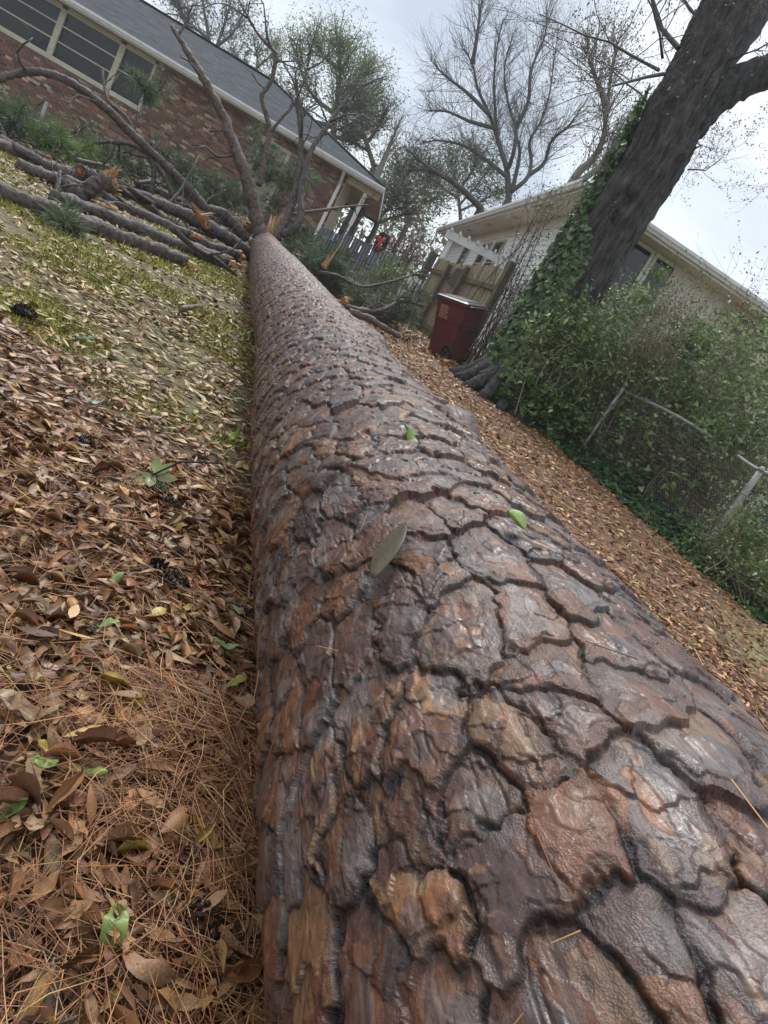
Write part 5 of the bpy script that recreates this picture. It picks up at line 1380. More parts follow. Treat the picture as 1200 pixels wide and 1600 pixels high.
# ivy and weeds carpeting the ground under the fence
g = np.random.default_rng(77)
nI_ = 17000
u = g.uniform(-0.75, 2.0, nI_); q2 = C1[None] + cd[None] * (u * cl)[:, None]
nd_ = np.array([cd[1], -cd[0]]); nd_ = nd_ if nd_[0] < 0 else -nd_
off_ = g.uniform(-0.6, 1.0, nI_) ; edge_ = 0.42 + 0.30 * (fbm(u * 6, u * 0, 3, 8) - 0.3) + 0.15 * np.clip(u - 0.5, 0, 2)
keep = off_ < edge_ + g.normal(0, 0.06, nI_)
q2 = q2[keep] + nd_ * off_[keep][:, None]; kk_ = off_[keep]
hgt = (0.04 + 0.28 * np.clip((0.5 - kk_), 0, 1)) * (0.4 + 1.0 * fbm(q2[:, 0] * 2.2, q2[:, 1] * 2.2, 3, 9))
pz = ground_z(q2[:, 0], q2[:, 1]) + hgt * g.uniform(0.55, 1.05, len(q2))
pos = np.stack([q2[:, 0], q2[:, 1], pz], -1)
V, Fc, C = scatter(IV[0], IV[1], pos, rots(len(pos), 0.55, g), g.uniform(0.06, 0.115, len(pos)), pal(len(pos), [(0.06, 0.125, 0.05), (0.085, 0.165, 0.065), (0.048, 0.095, 0.042), (0.14, 0.22, 0.085), (0.19, 0.22, 0.07)], [4, 4, 3, 2, 1], 0.2, g))
o = mesh_np('ivy_ground_cover', V, Fc, m_green, None, C, smooth=False); tag(o, 'dark green ivy carpeting the ground along the chain link fence', 'ivy', None, 'stuff')
# strands of ivy climbing through the wire
ni = 1500
u = g.uniform(-0.6, 1.5, ni); hz_ = g.uniform(0, 1, ni) ** 1.5 * 1.15
kp = vn(u * 7, hz_ * 2.2, 88) * (1.15 - 0.55 * hz_) > g.uniform(0.28, 0.62, ni); u, hz_ = u[kp], hz_[kp]
q2 = C1[None] + cd[None] * (u * cl)[:, None] + nd_ * g.uniform(-0.02, 0.10, len(u))[:, None]
pos = np.stack([q2[:, 0], q2[:, 1], ground_z(q2[:, 0], q2[:, 1]) + hz_], -1)
e = empty('ivy_vine', (C1[0], C1[1], float(ground_z(*C1))), 'ivy and creepers climbing through the chain link wire', 'ivy')
V, Fc, C = scatter(IV[0], IV[1], pos, rots(len(pos), 1.0, g), g.uniform(0.05, 0.10, len(pos)), pal(len(pos), LG + DG, None, 0.22, g))
tag(mesh_np('leaves', V, Fc, m_green, e, C, smooth=False), kind='stuff')
# ivy hump at the foot of the tree
pos = np.concatenate([ell(2600, np.array([0.98, 10.25, float(ground_z(0.98, 10.25)) + 0.25]), (0.42, 0.25, 0.34), g, 0.7), ell(2200, np.array([1.35, 10.3, float(ground_z(1.35, 10.3)) + 0.2]), (0.55, 0.35, 0.5), g, 0.7)])
pos[:, 2] = np.maximum(pos[:, 2], ground_z(pos[:, 0], pos[:, 1]) + 0.02)
e = empty('ivy_mound', (0.75, 10.2, float(ground_z(0.75, 10.2))), 'bright green leafy mound of ivy at the foot of the massive tree', 'ivy')
V, Fc, C = scatter(IV[0], IV[1], pos, rots(len(pos), 0.8, g), g.uniform(0.06, 0.12, len(pos)), pal(len(pos), LG + DG, None, 0.2, g))
tag(mesh_np('leaves', V, Fc, m_green, e, C, smooth=False), kind='stuff')
rt_ = MB()
for k in range(6):
    a = 3.3 + k * 0.32
    b0 = np.array([tb[0] + 0.5 * math.cos(a), tb[1] + 0.5 * math.sin(a), tb[2] + 0.55]); b1 = b0 + np.array([0.55 * math.cos(a), 0.55 * math.sin(a), 0]); b1[2] = ground_z(b1[0], b1[1]) - 0.02
    rt_.tube(spline([b0, (b0 + b1) / 2 - UPV * 0.08, b1], 8), [0.16, 0.12, 0.06], 10, (0.06, 0.056, 0.056), 0.12, True, k)
rt_.done('roots', m_oak, big, smooth=True)

# ------------------------------------------------------------------ trees behind the houses
def bg_tree(label, base_px, depth, limbs, r0, seed, kids=(6, 5, 4), L=2.2, c=(0.07, 0.06, 0.055), leaves=None, spread=0.55, up=0.12, name='bare_tree', twig_r=0.02, group='trees standing behind the houses', nper=3):
    g = np.random.default_rng(seed)
    b = at(base_px[0], base_px[1], depth); gz = float(ground_z(b[0], b[1]))
    e = empty(name, (b[0], b[1], gz), label, 'tree', group)
    tr = MB(); v, f = tube(spline([np.array([b[0], b[1], gz - 0.3]), (np.array([b[0], b[1], gz]) + b) / 2, b], 12), [r0 * 1.35, r0 * 1.05, r0], 10, 0.06, seed); tr.add(v, f, c)
    out_ = []
    for path in limbs:
        dz = np.cumsum(g.normal(0, 0.35, len(path))); dz -= dz[0]
        pts = np.array([at(x, y, depth + z) for (x, y), z in zip(path[0:], dz)])
        P = spline(pts, len(path) * 5)
        rs = np.linspace(r0 * (0.62 if path is not limbs[0] else 0.85), r0 * 0.10, len(P))
        v, f = tube(P, rs, 7, 0.05, seed); tr.add(v, f, c)
        for k in range(int(len(P) * nper)):
            i = g.integers(max(2, len(P) // 5), len(P))
            t = P[i] - P[i - 1]; t /= np.linalg.norm(t)
            d = t * 0.9 + g.normal(0, spread, 3) + UPV * up
            grow(P[i], d, L * g.uniform(0.35, 1.0) * (0.6 + 0.4 * (1 - i / len(P))), twig_r * g.uniform(0.7, 1.3), 1, g, out_, spread, up, kids, 0.16)
    tr.done('trunk', m_twig, e, smooth=True)
    skel_mesh('branches', out_, m_twig, e, c, 3)
    if leaves:
        tips = np.array([o[1] for o in out_ if o[4] >= leaves.get('lev', 2)])
        n = leaves['n']; pos = tips[g.choice(len(tips), n)] + g.normal(0, leaves.get('sp', 0.12), (n, 3))
        foliage('foliage', pos, leaves['size'], leaves['cols'], m_green, e, leaves.get('tpl', QD), g, 0.1)
    return e
bg_tree('big bare deciduous tree with fine twigs above the white roof', (795, 312), 30, [
    [(795, 312), (792, 265), (783, 235), (765, 180), (747, 140), (738, 100), (720, 70)], [(792, 265), (780, 225), (775, 190), (772, 130), (776, 80), (786, 30)],
    [(795, 262), (803, 235), (806, 200), (795, 165), (788, 110), (800, 60)], [(806, 200), (825, 160), (830, 110), (850, 60), (855, 25)], [(800, 300), (812, 240), (806, 205), (818, 170)],
    [(798, 300), (822, 280), (830, 255), (828, 220), (845, 190), (858, 150), (865, 100), (872, 50)], [(825, 275), (850, 255), (862, 220), (890, 195), (908, 168)], [(790, 275), (760, 250), (730, 230), (690, 220), (660, 222)],
    [(765, 180), (730, 145), (695, 118), (672, 92)], [(772, 200), (735, 190), (700, 175), (668, 172)], [(738, 100), (745, 60), (750, 20), (755, -10)]], 0.17, 11, (6, 5), 2.6, (0.08, 0.072, 0.068), twig_r=0.013, nper=3)
bg_tree('pale limbed leaning tree rising right of the big bare tree', (885, 300), 24, [[(885, 300), (905, 268), (925, 250), (943, 215), (948, 165), (955, 120), (965, 70)], [(905, 285), (935, 262), (955, 235), (985, 210), (1005, 190)], [(948, 165), (930, 120), (915, 80)]], 0.20, 12, (6, 4), 2.2, (0.16, 0.14, 0.11), {'n': 3500, 'size': 0.10, 'cols': [(0.11, 0.11, 0.05), (0.15, 0.14, 0.06), (0.08, 0.085, 0.05)]}, twig_r=0.018)
bg_tree('dark slanting bare limb of a tree before the evergreens', (752, 326), 27, [[(752, 326), (715, 290), (682, 270), (655, 250), (632, 230)], [(682, 270), (660, 265), (640, 268)]], 0.16, 13, (5, 4), 1.7, twig_r=0.015)
bg_tree('tall pine with rounded crown rising behind the grey roof', (520, 262), 33, [[(520, 262), (522, 200), (528, 150), (532, 110), (530, 75), (527, 60)], [(525, 180), (490, 150), (470, 110), (462, 70)], [(528, 150), (555, 130), (572, 110)], [(523, 200), (480, 185), (440, 160), (425, 140)], [(526, 170), (560, 170), (580, 150)], [(530, 110), (505, 85), (500, 60)], [(521, 215), (545, 215), (570, 205)]], 0.20, 14, (4, 2), 2.4, (0.11, 0.09, 0.07),
        {'n': 12500, 'size': 0.17, 'cols': [(0.17, 0.24, 0.09), (0.22, 0.29, 0.115), (0.13, 0.185, 0.075)], 'sp': 0.20, 'lev': 1, 'tpl': quad_tpl(0.3)}, name='pine_tree', up=0.05, twig_r=0.03)
bg_tree('sparser pine leaning over the roof end', (585, 262), 30, [[(585, 262), (570, 215), (565, 190), (560, 160), (552, 140)], [(572, 225), (590, 200), (600, 175)], [(570, 215), (545, 195), (535, 170)], [(575, 235), (555, 225), (545, 215)]], 0.14, 15, (4, 2), 1.7, (0.11, 0.09, 0.07), {'n': 5000, 'size': 0.14, 'cols': [(0.12, 0.145, 0.08), (0.15, 0.17, 0.09), (0.085, 0.11, 0.06)], 'sp': 0.2, 'lev': 1, 'tpl': quad_tpl(0.3)}, name='pine_tree', twig_r=0.02)
bg_tree('bare twiggy tree above the ridge of the grey roof', (330, 95), 36, [[(330, 95), (325, 50), (318, 10), (315, -30)], [(330, 90), (300, 50), (275, 10), (262, -20)], [(332, 90), (350, 40), (362, 0)], [(330, 80), (365, 50), (385, 10)], [(325, 60), (290, 30), (280, 5)]], 0.16, 16, (5, 4), 2.6, (0.12, 0.11, 0.10), {'n': 2500, 'size': 0.16, 'cols': [(0.09, 0.11, 0.06), (0.11, 0.13, 0.07)]}, twig_r=0.018)
bg_tree('broken topped pale trunk with upright twigs behind the roof corner', (585, 285), 26, [[(585, 285), (600, 250), (612, 220), (624, 190)]], 0.17, 17, (5, 3), 1.3, (0.17, 0.15, 0.12), None, 0.4, 0.5, 'snag_tree', 0.012)
EVG = [(0.17, 0.215, 0.11), (0.22, 0.265, 0.135), (0.13, 0.17, 0.09)]
for lab, bx, by, dp, lb, n, sd in (
        ('broad evergreen between the houses below the bare tree', 720, 345, 33, [[(720, 345), (715, 300), (708, 265), (700, 240)], [(718, 320), (745, 290), (765, 262)], [(716, 310), (680, 285), (655, 262)], [(716, 300), (740, 262), (742, 232)], [(718, 330), (760, 310), (782, 300)]], 9000, 21),
        ('dark evergreen close beside the roof corner', 640, 345, 30, [[(640, 345), (635, 310), (628, 280), (622, 262)], [(638, 325), (615, 300), (600, 290)], [(638, 320), (662, 295), (672, 275)], [(639, 335), (660, 318), (680, 312)]], 6500, 22),
        ('low evergreen behind the porch and iron gate', 590, 350, 28, [[(590, 350), (588, 330), (585, 310)], [(590, 345), (608, 325), (618, 312)], [(592, 348), (620, 338), (640, 335)]], 4500, 23),
        ('small pine showing over the roof ridge beside the bare tree', 400, 118, 38, [[(400, 118), (402, 95), (398, 70)], [(401, 105), (420, 90), (430, 75)], [(400, 108), (375, 95), (362, 85)]], 2600, 24)):
    bg_tree(lab, (bx, by), dp, lb, 0.11, sd, (4, 2), 2.0, (0.15, 0.13, 0.11), {'n': int(n * 0.62), 'size': 0.16, 'cols': EVG, 'sp': 0.26, 'lev': 1, 'tpl': quad_tpl(0.4)}, name='evergreen_tree', twig_r=0.02)
# far woods that close the view between the houses
g = np.random.default_rng(99)
nf = 30000
th_ = g.uniform(0, 2 * np.pi, nf); rr_ = 62 + g.uniform(-6, 6, nf); ax_ = rr_ * np.sin(th_); ay_ = rr_ * np.cos(th_)
top_ = 5.5 + 5.5 * fbm(th_ * 7, th_ * 0, 3, 3)
pos = np.stack([ax_, ay_, ground_z(ax_, ay_) + top_ * g.uniform(0, 1, nf) ** 0.8], -1)
V, Fc, C = scatter(QD[0], QD[1], pos, dirs_rot(g.normal(0, 1, (nf, 3)), g), g.uniform(0.4, 0.95, nf), pal(nf, EVG + [(0.13, 0.11, 0.09)], None, 0.25, g))
o = mesh_np('far_woods', V, Fc, m_green, None, C, smooth=False); tag(o, 'far ring of green woods closing the view between the two houses', 'woods', None, 'stuff')

# ------------------------------------------------------------------ damp air
hv = bpy.data.materials.new('damp_air'); hv.use_nodes = True
_t = hv.node_tree; _t.nodes.clear(); _o = _t.nodes.new('ShaderNodeOutputMaterial'); _v = _t.nodes.new('ShaderNodeVolumePrincipled')
_v.inputs['Color'].default_value = (0.92, 0.95, 0.97, 1); _v.inputs['Density'].default_value = 0.0015; _v.inputs['Anisotropy'].default_value = 0.2
_t.links.new(_v.outputs[0], _o.inputs['Volume'])
hb_ = MB(); hb_.box((-150, -70, -8), (150, 210, 26)); hz_o = hb_.done('haze', hv, None, col=False); tag(hz_o, 'thin damp haze hanging in the air over the yard', 'haze', None, 'stuff')
# ------------------------------------------------------------------ leaf litter, pine straw, moss
g = np.random.default_rng(123)
def wedge(n, r0, r1, a0=-50, a1=42):
    th = np.radians(g.uniform(a0, a1, n)); r = np.sqrt(g.uniform(r0 ** 2, r1 ** 2, n))
    return r * np.sin(th), r * np.cos(th)
def off_trunk(x, y):
    s = (np.stack([x, y], -1) - A0[:2]) @ AD[:2]
    c = A0[:2] + s[:, None] * AD[:2]; d = np.linalg.norm(np.stack([x, y], -1) - c, axis=1)
    return (d > rad(np.clip(s, -3, 12)) * 0.55) | (s > 12.3)
BROWN = [(0.31, 0.165, 0.070), (0.21, 0.10, 0.043), (0.41, 0.26, 0.125), (0.125, 0.056, 0.028), (0.34, 0.225, 0.125), (0.46, 0.30, 0.085), (0.27, 0.115, 0.040)]
BW = [24, 24, 13, 17, 10, 4, 14]
ORG = [(0.30, 0.145, 0.06), (0.22, 0.095, 0.04), (0.40, 0.23, 0.105), (0.14, 0.06, 0.03), (0.46, 0.30, 0.14), (0.26, 0.105, 0.04)]
TANS = [(0.36, 0.22, 0.085), (0.29, 0.17, 0.065), (0.42, 0.29, 0.13), (0.20, 0.105, 0.045), (0.32, 0.26, 0.07)]
def leaf_cols(x, y):
    n = len(x); c = pal(n, BROWN, BW, 0.2, g)
    m = moss_mask(x, y) > g.uniform(0.2, 0.9, n); c[m] = pal(int(m.sum()), TANS, None, 0.2, g)
    rs = (x + 0.40 * y - 1.0) > 0.2; c[rs] = pal(int(rs.sum()), ORG, None, 0.3, g)
    return c
TPL = [leaf_tpl(0.30, 4, 0.25, 0.30), leaf_tpl(0.36, 5, -0.2, -0.45, 0, 0.9), leaf_tpl(0.26, 4, 0.6, 0.65, 0, -0.9), leaf_tpl(0.46, 6, 0.15, 0.3, 0.28, 0.6), leaf_tpl(0.34, 4, 1.1, 0.15), leaf_tpl(0.30, 5, -0.6, 0.9, 0, 1.6)]
for q_ in list(TPL):
    v2 = q_[0].copy(); v2[:, 1:] += g.normal(0, 1, v2[:, 1:].shape) * np.array([0.035, 0.05]); TPL.append((v2, q_[1]))
TPLM = [leaf_tpl(0.30, 3, 0.25, 0.30), leaf_tpl(0.36, 3, -0.2, -0.35, 0, 0.6), leaf_tpl(0.26, 3, 0.5, 0.55, 0, -0.7), leaf_tpl(0.42, 3, 0.15, 0.2, 0, 0.4)]
TPL2 = [leaf_tpl(0.34, 2, 0.3, 0.35), leaf_tpl(0.38, 2, -0.3, -0.4, 0, 0.7)]
TPLF = [(O4[0] * np.array([1, 0.8, 4]) - np.array([0.5, 0, 0]), O4[1]), (O4[0] * np.array([1, 0.8, -4]) - np.array([0.5, 0, 0]), O4[1])]
litter = {}
near_single = []
def strew(n, r0, r1, tpls, size, tilt, lift, thin=0.0):
    x, y = wedge(n, r0, r1)
    k = off_trunk(x, y) & (g.uniform(0, 1, n) > moss_mask(x, y) * thin)
    x, y = x[k], y[k]; m = len(x)
    z = ground_z(x, y) + g.uniform(0.004, lift, m)
    c = leaf_cols(x, y); R = rots(m, tilt, g); s = size * np.exp(g.normal(0, 0.22, m))[:, None] * np.stack([np.ones(m), g.uniform(0.6, 1.3, m), g.uniform(0.3, 1.5, m)], -1)
    ti = g.integers(0, len(tpls), m)
    return x, y, z, c, R, s, ti
parts = []
for (n, r0, r1, tp_, size, tilt, lift, thin) in ((11500, 0.3, 2.3, TPL, 0.049, 0.30, 0.040, 0.3), (23000, 2.3, 5.2, TPLM, 0.053, 0.34, 0.034, 0.5), (26000, 5.2, 10.5, TPL2, 0.062, 0.40, 0.025, 0.35), (24000, 10.5, 20, TPLF, 0.080, 0.38, 0.03, 0.3)):
    x, y, z, c, R, s, ti = strew(n, r0, r1, tp_, size, tilt, lift, thin)
    if r0 < 1:
        pr = proj(np.stack([x, y, z], -1))
        vis_ = (pr[:, 2] > 0.1) & (pr[:, 0] > 0) & (pr[:, 0] < 415) & (pr[:, 1] < 1600)
        sc_ = np.where(vis_, s[:, 0] / pr[:, 2], -1)
        ss_ = np.argsort(-sc_)[:300]
        near_single = [(x[i], y[i], z[i] + 0.012, R[i], s[i], ti[i]) for i in ss_]
        kp = np.ones(len(x), bool); kp[ss_] = False
        x, y, z, c, R, s, ti = x[kp], y[kp], z[kp], c[kp], R[kp], s[kp], ti[kp]
    for t in range(len(tp_)):
        q = ti == t
        if q.any(): parts.append(scatter(tp_[t][0], tp_[t][1], np.stack([x, y, z], -1)[q], R[q], s[q], c[q]))
mb = MB()
for V, Fc, C in parts: mb.add(V, Fc, C)
o = mb.done('leaf_litter', m_leaf, ground, smooth=True); tag(o, kind='stuff')
# the leaves that show largest are pieces of their own
lib = {}
for (x, y, z, R, s, t) in near_single:
    ci = int(g.integers(0, 9))
    if (t, ci) not in lib:
        col_ = pal(1, BROWN, BW, 0.18, g)[0]
        vv = TPL[t][0]; shade = 1 + 0.12 * np.sin(vv[:, :1] * 9 + ci)
        me_o = mesh_np('leaf', vv, TPL[t][1], m_leaf, ground, col_ * shade, smooth=True, world=False)
        lib[(t, ci)] = me_o.data; o = me_o
    else:
        o = link('leaf', lib[(t, ci)], ground)
    o.matrix_basis = Matrix.Translation((x, y, z)) @ Matrix((R * s[None, :]).tolist()).to_4x4()
# pine straw
def straw(n, r0, r1, w, L, lift, cols):
    x, y = wedge(n, r0, r1)
    cl_ = fbm(x * 2.5, y * 2.5, 2, 14)
    k = off_trunk(x, y) & (g.uniform(0.25, 0.75, n) < cl_ + 0.12) & (g.uniform(0, 1, n) > moss_mask(x, y) * 0.75); x, y = x[k], y[k]; m = len(x)
    a = g.uniform(0, 2 * np.pi, m); l = L * g.uniform(0.6, 1.1, m); cv = g.normal(0, 0.12, m)
    d = np.stack([np.cos(a), np.sin(a)], -1); nrm = np.stack([-d[:, 1], d[:, 0]], -1)
    ts = np.array([-0.5, 0.0, 0.5])
    h0 = g.uniform(0.006, lift, m); tl = g.normal(0, 0.10, m)
    V = np.zeros((m, 3, 3, 3))
    for i, t in enumerate(ts):
        xy = np.stack([x, y], -1) + d * (t * l)[:, None] + nrm * (cv * l * (t * t * 4 - 0.5))[:, None]
        zb = ground_z(xy[:, 0], xy[:, 1])
        zc = np.maximum(zb + 0.004, zb + h0 + tl * t * l)
        wv = nrm * w * (0.5 if i in (0, 2) else 1.0)
        V[:, i, 0] = np.column_stack([xy - wv, zc - w * 0.3]); V[:, i, 1] = np.column_stack([xy, zc + w * 0.8]); V[:, i, 2] = np.column_stack([xy + wv, zc - w * 0.3])
    b = (np.arange(m) * 9)[:, None, None]
    f = np.array([(i * 3 + s, i * 3 + s + 1, (i + 1) * 3 + s + 1, (i + 1) * 3 + s) for i in range(2) for s in (0, 1)])[None]
    C = np.repeat(pal(m, cols, None, 0.22, g), 9, 0)
    return V.reshape(-1, 3), (f + b).reshape(-1, 4), C
STR = [(0.36, 0.155, 0.06), (0.46, 0.22, 0.09), (0.26, 0.10, 0.04), (0.54, 0.31, 0.14), (0.18, 0.07, 0.035)]
mb = MB()
for a in ((16000, 0.3, 1.25, 0.0008, 0.17, 0.055, STR), (7000, 1.25, 2.4, 0.0009, 0.17, 0.040, STR), (5000, 2.4, 5.0, 0.0011, 0.16, 0.028, STR)):
    V, Fc, C = straw(*a); mb.add(V, Fc, C)
o = mb.done('pine_straw', m_needle, ground, smooth=True); tag(o, kind='stuff')
# moss and thin grass
def blades(x, y, h, w, cols):
    m = len(x); z = ground_z(x, y); a = g.uniform(0, 2 * np.pi, m); d = np.stack([np.cos(a), np.sin(a), np.zeros(m)], -1)
    B = np.stack([x, y, z], -1); hh = h * np.exp(g.normal(0, 0.3, m))
    T = B + d * (hh * g.normal(0, 0.7, m))[:, None]; T[:, 2] = z + hh
    s = np.cross(d, UPV) * w
    V = np.stack([B - s, B + s, T], 1).reshape(-1, 3)
    return V, (np.arange(m)[:, None] * 3 + np.arange(3)[None]), np.repeat(pal(m, cols, None, 0.25, g), 3, 0)
MOS = [(0.30, 0.33, 0.05), (0.38, 0.36, 0.07), (0.22, 0.28, 0.045), (0.38, 0.30, 0.10)]
mb = MB()
for n, r0, r1, h, w in ((90000, 2.2, 5.0, 0.020, 0.0045), (90000, 5.0, 11.0, 0.030, 0.008)):
    x, y = wedge(n, r0, r1, -50, 0)
    k = off_trunk(x, y) & (moss_mask(x, y) * sst(0.40, 0.56, fbm(x * 1.6 + 3, y * 1.6, 4, 66)) > g.uniform(0.05, 0.9, n))
    V, Fc, C = blades(x[k], y[k], h, w, MOS); mb.add(V, Fc, C)
x, y = wedge(40000, 3.5, 12, 0, 40)
k = off_trunk(x, y) & (np.exp(-((x + 0.40 * y - 1.25) / 0.22) ** 2) * sst(0.45, 0.6, fbm(x * 1.2, y * 1.2, 3, 67)) > g.uniform(0.1, 0.9, len(x)))
V, Fc, C = blades(x[k], y[k], 0.018, 0.006, MOS); mb.add(V, Fc, C)
o = mb.done('moss', m_grass, None, smooth=False); tag(o, 'patchy yellow green moss and thin grass among the leaves', 'moss', None, 'stuff')

# ------------------------------------------------------------------ single leaves one can point at
def one_leaf(px, py, size, tpl, col, label, yaw, tilt=0.3, lift=0.046, on_trunk=False, name='fallen_leaf', roll=0.0):
    if on_trunk:
        d = ray(px, py); ks = np.arange(0.35, 14, 0.002); q = CAM + d * ks[:, None]
        s = (q - A0) @ AD; c = axis(s); dd = np.linalg.norm(q - c, axis=1); i = np.argmax(dd < rad(s) + 0.008); p = q[i]
        up_ = (p - c[i]) / np.linalg.norm(p - c[i])
    else:
        p = hit(px, py, lift); up_ = UPV
    if not on_trunk: tpl = (tpl[0] + g.normal(0, 1, tpl[0].shape) * np.array([0.0, 0.018, 0.035]) + np.array([0, 0, 1.0]) * (0.10 * np.sin(tpl[0][:, :1] * g.uniform(4, 8) + g.uniform(0, 6))), tpl[1])
    m = mesh_np(name, tpl[0], tpl[1], m_green, None, np.tile(np.array(col, float), (len(tpl[0]), 1)) * (1 + 0.15 * np.abs(tpl[0][:, 1:2]) * 6), smooth=True)
    zq = Vector(up_).to_track_quat('Z', 'Y').to_matrix().to_4x4()
    m.matrix_basis = Matrix.Translation(Vector(p) + Vector(up_) * 0.006) @ zq @ Matrix.Rotation(yaw, 4, 'Z') @ Matrix.Rotation(tilt, 4, 'Y') @ Matrix.Rotation(roll, 4, 'X') @ Matrix.Scale(size * (0.82 if not on_trunk else 1.0), 4)
    md = m.modifiers.new('thickness', 'SOLIDIFY'); md.thickness = 0.012
    return tag(m, label, 'leaf', 'single leaves lying on the litter')
LF = leaf_tpl(0.42, 8, 0.25, 0.35); LF2 = leaf_tpl(0.55, 8, 0.6, 0.3); LF3 = leaf_tpl(0.5, 8, -0.2, 0.5, 0, 0.8); LFW = leaf_tpl(0.36, 8, 0.2, 0.25)
G1, G2, G3, Y1, Y2 = (0.31, 0.42, 0.11), (0.36, 0.44, 0.19), (0.12, 0.24, 0.08), (0.50, 0.36, 0.06), (0.42, 0.27, 0.06)
SINGLE = [
    (173, 1457, 0.075, LF2, G1, 'bright green folded leaf low on the brown litter', 1.9, 0.5), (62, 1194, 0.060, LF, G1, 'green leaf left of the yellow leaf on the litter', 0.4, 0.3), (142, 1202, 0.062, LF3, G1, 'green leaf right of the yellow leaf on the litter', 0.1, 0.4),
    (6, 1268, 0.07, LF, G1, 'green leaf cut by the left edge of the picture', 0.8, 0.4), (85, 1172, 0.075, LF, Y1, 'yellow leaf lying between two green leaves', 0.1, 0.3), (208, 1103, 0.06, LF, Y1, 'pale yellow leaf standing on the litter near the middle left', 1.3, 0.7),
    (322, 1305, 0.085, LF, Y2, 'long ochre leaf close to the foot of the trunk', -0.5, 0.2), (395, 1360, 0.09, LFW, (0.36, 0.40, 0.08), 'yellow green leaf touching the trunk low down', 0.0, 0.15), (168, 976, 0.055, LF, G2, 'small pale green leaf on the litter', 0.7, 0.4),
    (180, 902, 0.055, LF3, G2, 'tiny pale green leaf beside the dark cones', 1.2, 0.3), (352, 1008, 0.08, LFW, G2, 'pale green sprig leaf near the trunk halfway up', 0.2, 0.2), (403, 994, 0.05, LF, Y1, 'bright yellow leaf stuck against the trunk', 1.5, 0.9),
    (368, 1068, 0.06, LF, (0.45, 0.40, 0.10), 'pale yellow leaf right of the curled tan leaf', 0.9, 0.6), (280, 826, 0.055, LF, Y2, 'yellowish leaf above the dark cones', 1.0, 0.5), (22, 708, 0.13, LF3, (0.48, 0.28, 0.04), 'large golden leaf at the left edge', 0.2, 0.3),
    (142, 627, 0.10, LF, (0.40, 0.50, 0.38), 'grey green leaf at the border of moss and litter', 0.3, 0.3), (130, 525, 0.12, LF3, (0.22, 0.34, 0.16), 'green leaf lying on the moss', 0.5, 0.4), (365, 682, 0.09, LFW, (0.28, 0.42, 0.06), 'fresh green weed leaf beside the trunk', 1.5, 1.0),
    (370, 625, 0.10, LF, (0.36, 0.44, 0.28), 'pale leaf above the fresh green weed', 0.4, 0.2), (96, 1555, 0.105, LF3, (0.20, 0.165, 0.145), 'big grey brown dead leaf in the bottom left corner', -0.8, 0.2), (35, 1105, 0.13, LFW, (0.46, 0.33, 0.20), 'long pale tan leaf at the left edge', 0.2, 0.15),
    (95, 1330, 0.10, LF3, (0.40, 0.28, 0.15), 'large tan leaf with split edge above the pine straw', -0.8, 0.3), (190, 1430, 0.0, LF, G1, '', 0, 0)]
for (px, py, sz, tp_, cc, lb_, yw, tl_) in SINGLE:
    if lb_: one_leaf(px, py, sz, tp_, cc, lb_, yw, tl_)
# sprig of pale leaves
sp_ = hit(238, 742, 0.05); sprig = empty('leaf_sprig', sp_, 'cluster of pale green leaves fallen on the brown litter', 'sprig'); sprig.rotation_euler = (0.75, 0, 0)
for k in range(7):
    a = -2.6 + k * 0.75
    o = mesh_np('leaf', LF[0] + np.array([0.5, 0, 0]), LF[1], m_green, sprig, np.tile(pal(1, [(0.42, 0.50, 0.24), (0.36, 0.45, 0.20)], None, 0.1, g), (len(LF[0]), 1)), smooth=True, world=False)
    o.rotation_euler = (g.normal(0, 0.3), -0.1 + g.normal(0, 0.2), a); o.scale = (0.078,) * 3
b_ = MB(); b_.tube([(0, 0, 0), (0.05, 0.08, 0.02), (0.15, 0.16, 0.0)], 0.003, 5); b_.done('stem', m_twig, sprig, world=False, col=False)
# leaves on the trunk
one_leaf(612, 862, 0.135, leaf_tpl(0.30, 10, 0.25, 0.12), (0.15, 0.125, 0.075), 'long dull grey green leaf stuck to the top of the trunk', 0.9 + math.pi / 2, 0.0, 0, True)
one_leaf(805, 818, 0.045, LF2, (0.36, 0.46, 0.18), 'pale green leaf on the right flank of the trunk', 0.3, 0.3, 0, True)
one_leaf(648, 684, 0.055, LF3, (0.28, 0.44, 0.08), 'small bright green leaf on top of the trunk', 0.1, 0.4, 0, True)
one_leaf(640, 676, 0.045, LF, (0.24, 0.50, 0.06), 'tiny upright green leaf on top of the trunk', 1.6, 0.9, 0, True)
# pine cones
def cone_mesh():
    mb = MB(); mb.tube([(0, 0, 0), (0, 0, 0.3), (0, 0, 0.7), (0, 0, 1.0)], [0.10, 0.22, 0.17, 0.03], 8, (0.02, 0.016, 0.013))
    for k in range(78):
        t = k / 78; a = k * 2.39996; z = 0.02 + 0.95 * t; r = 0.10 + 0.28 * math.sin(math.pi * (0.12 + 0.85 * t)) ** 0.8
        d = np.array([math.cos(a), math.sin(a), 0]); s = np.array([-math.sin(a), math.cos(a), 0]); w = 0.085 * (1.1 - 0.5 * t)
        c = np.array([0, 0, z]); e = d * r + np.array([0, 0, z + 0.10])
        v = np.array([c + s * w * 0.4, c - s * w * 0.4, e - s * w, e + s * w, e + d * 0.045 + np.array([0, 0, 0.02]), e - np.array([0, 0, 0.03])])
        mb.add(v, np.array([(0, 1, 2), (0, 2, 3), (3, 2, 4), (0, 3, 5), (3, 4, 5), (4, 2, 5), (2, 1, 5), (0, 5, 1)]), pal(1, [(0.028, 0.020, 0.016), (0.05, 0.032, 0.024)], None, 0.2, g)[0])
    return mb
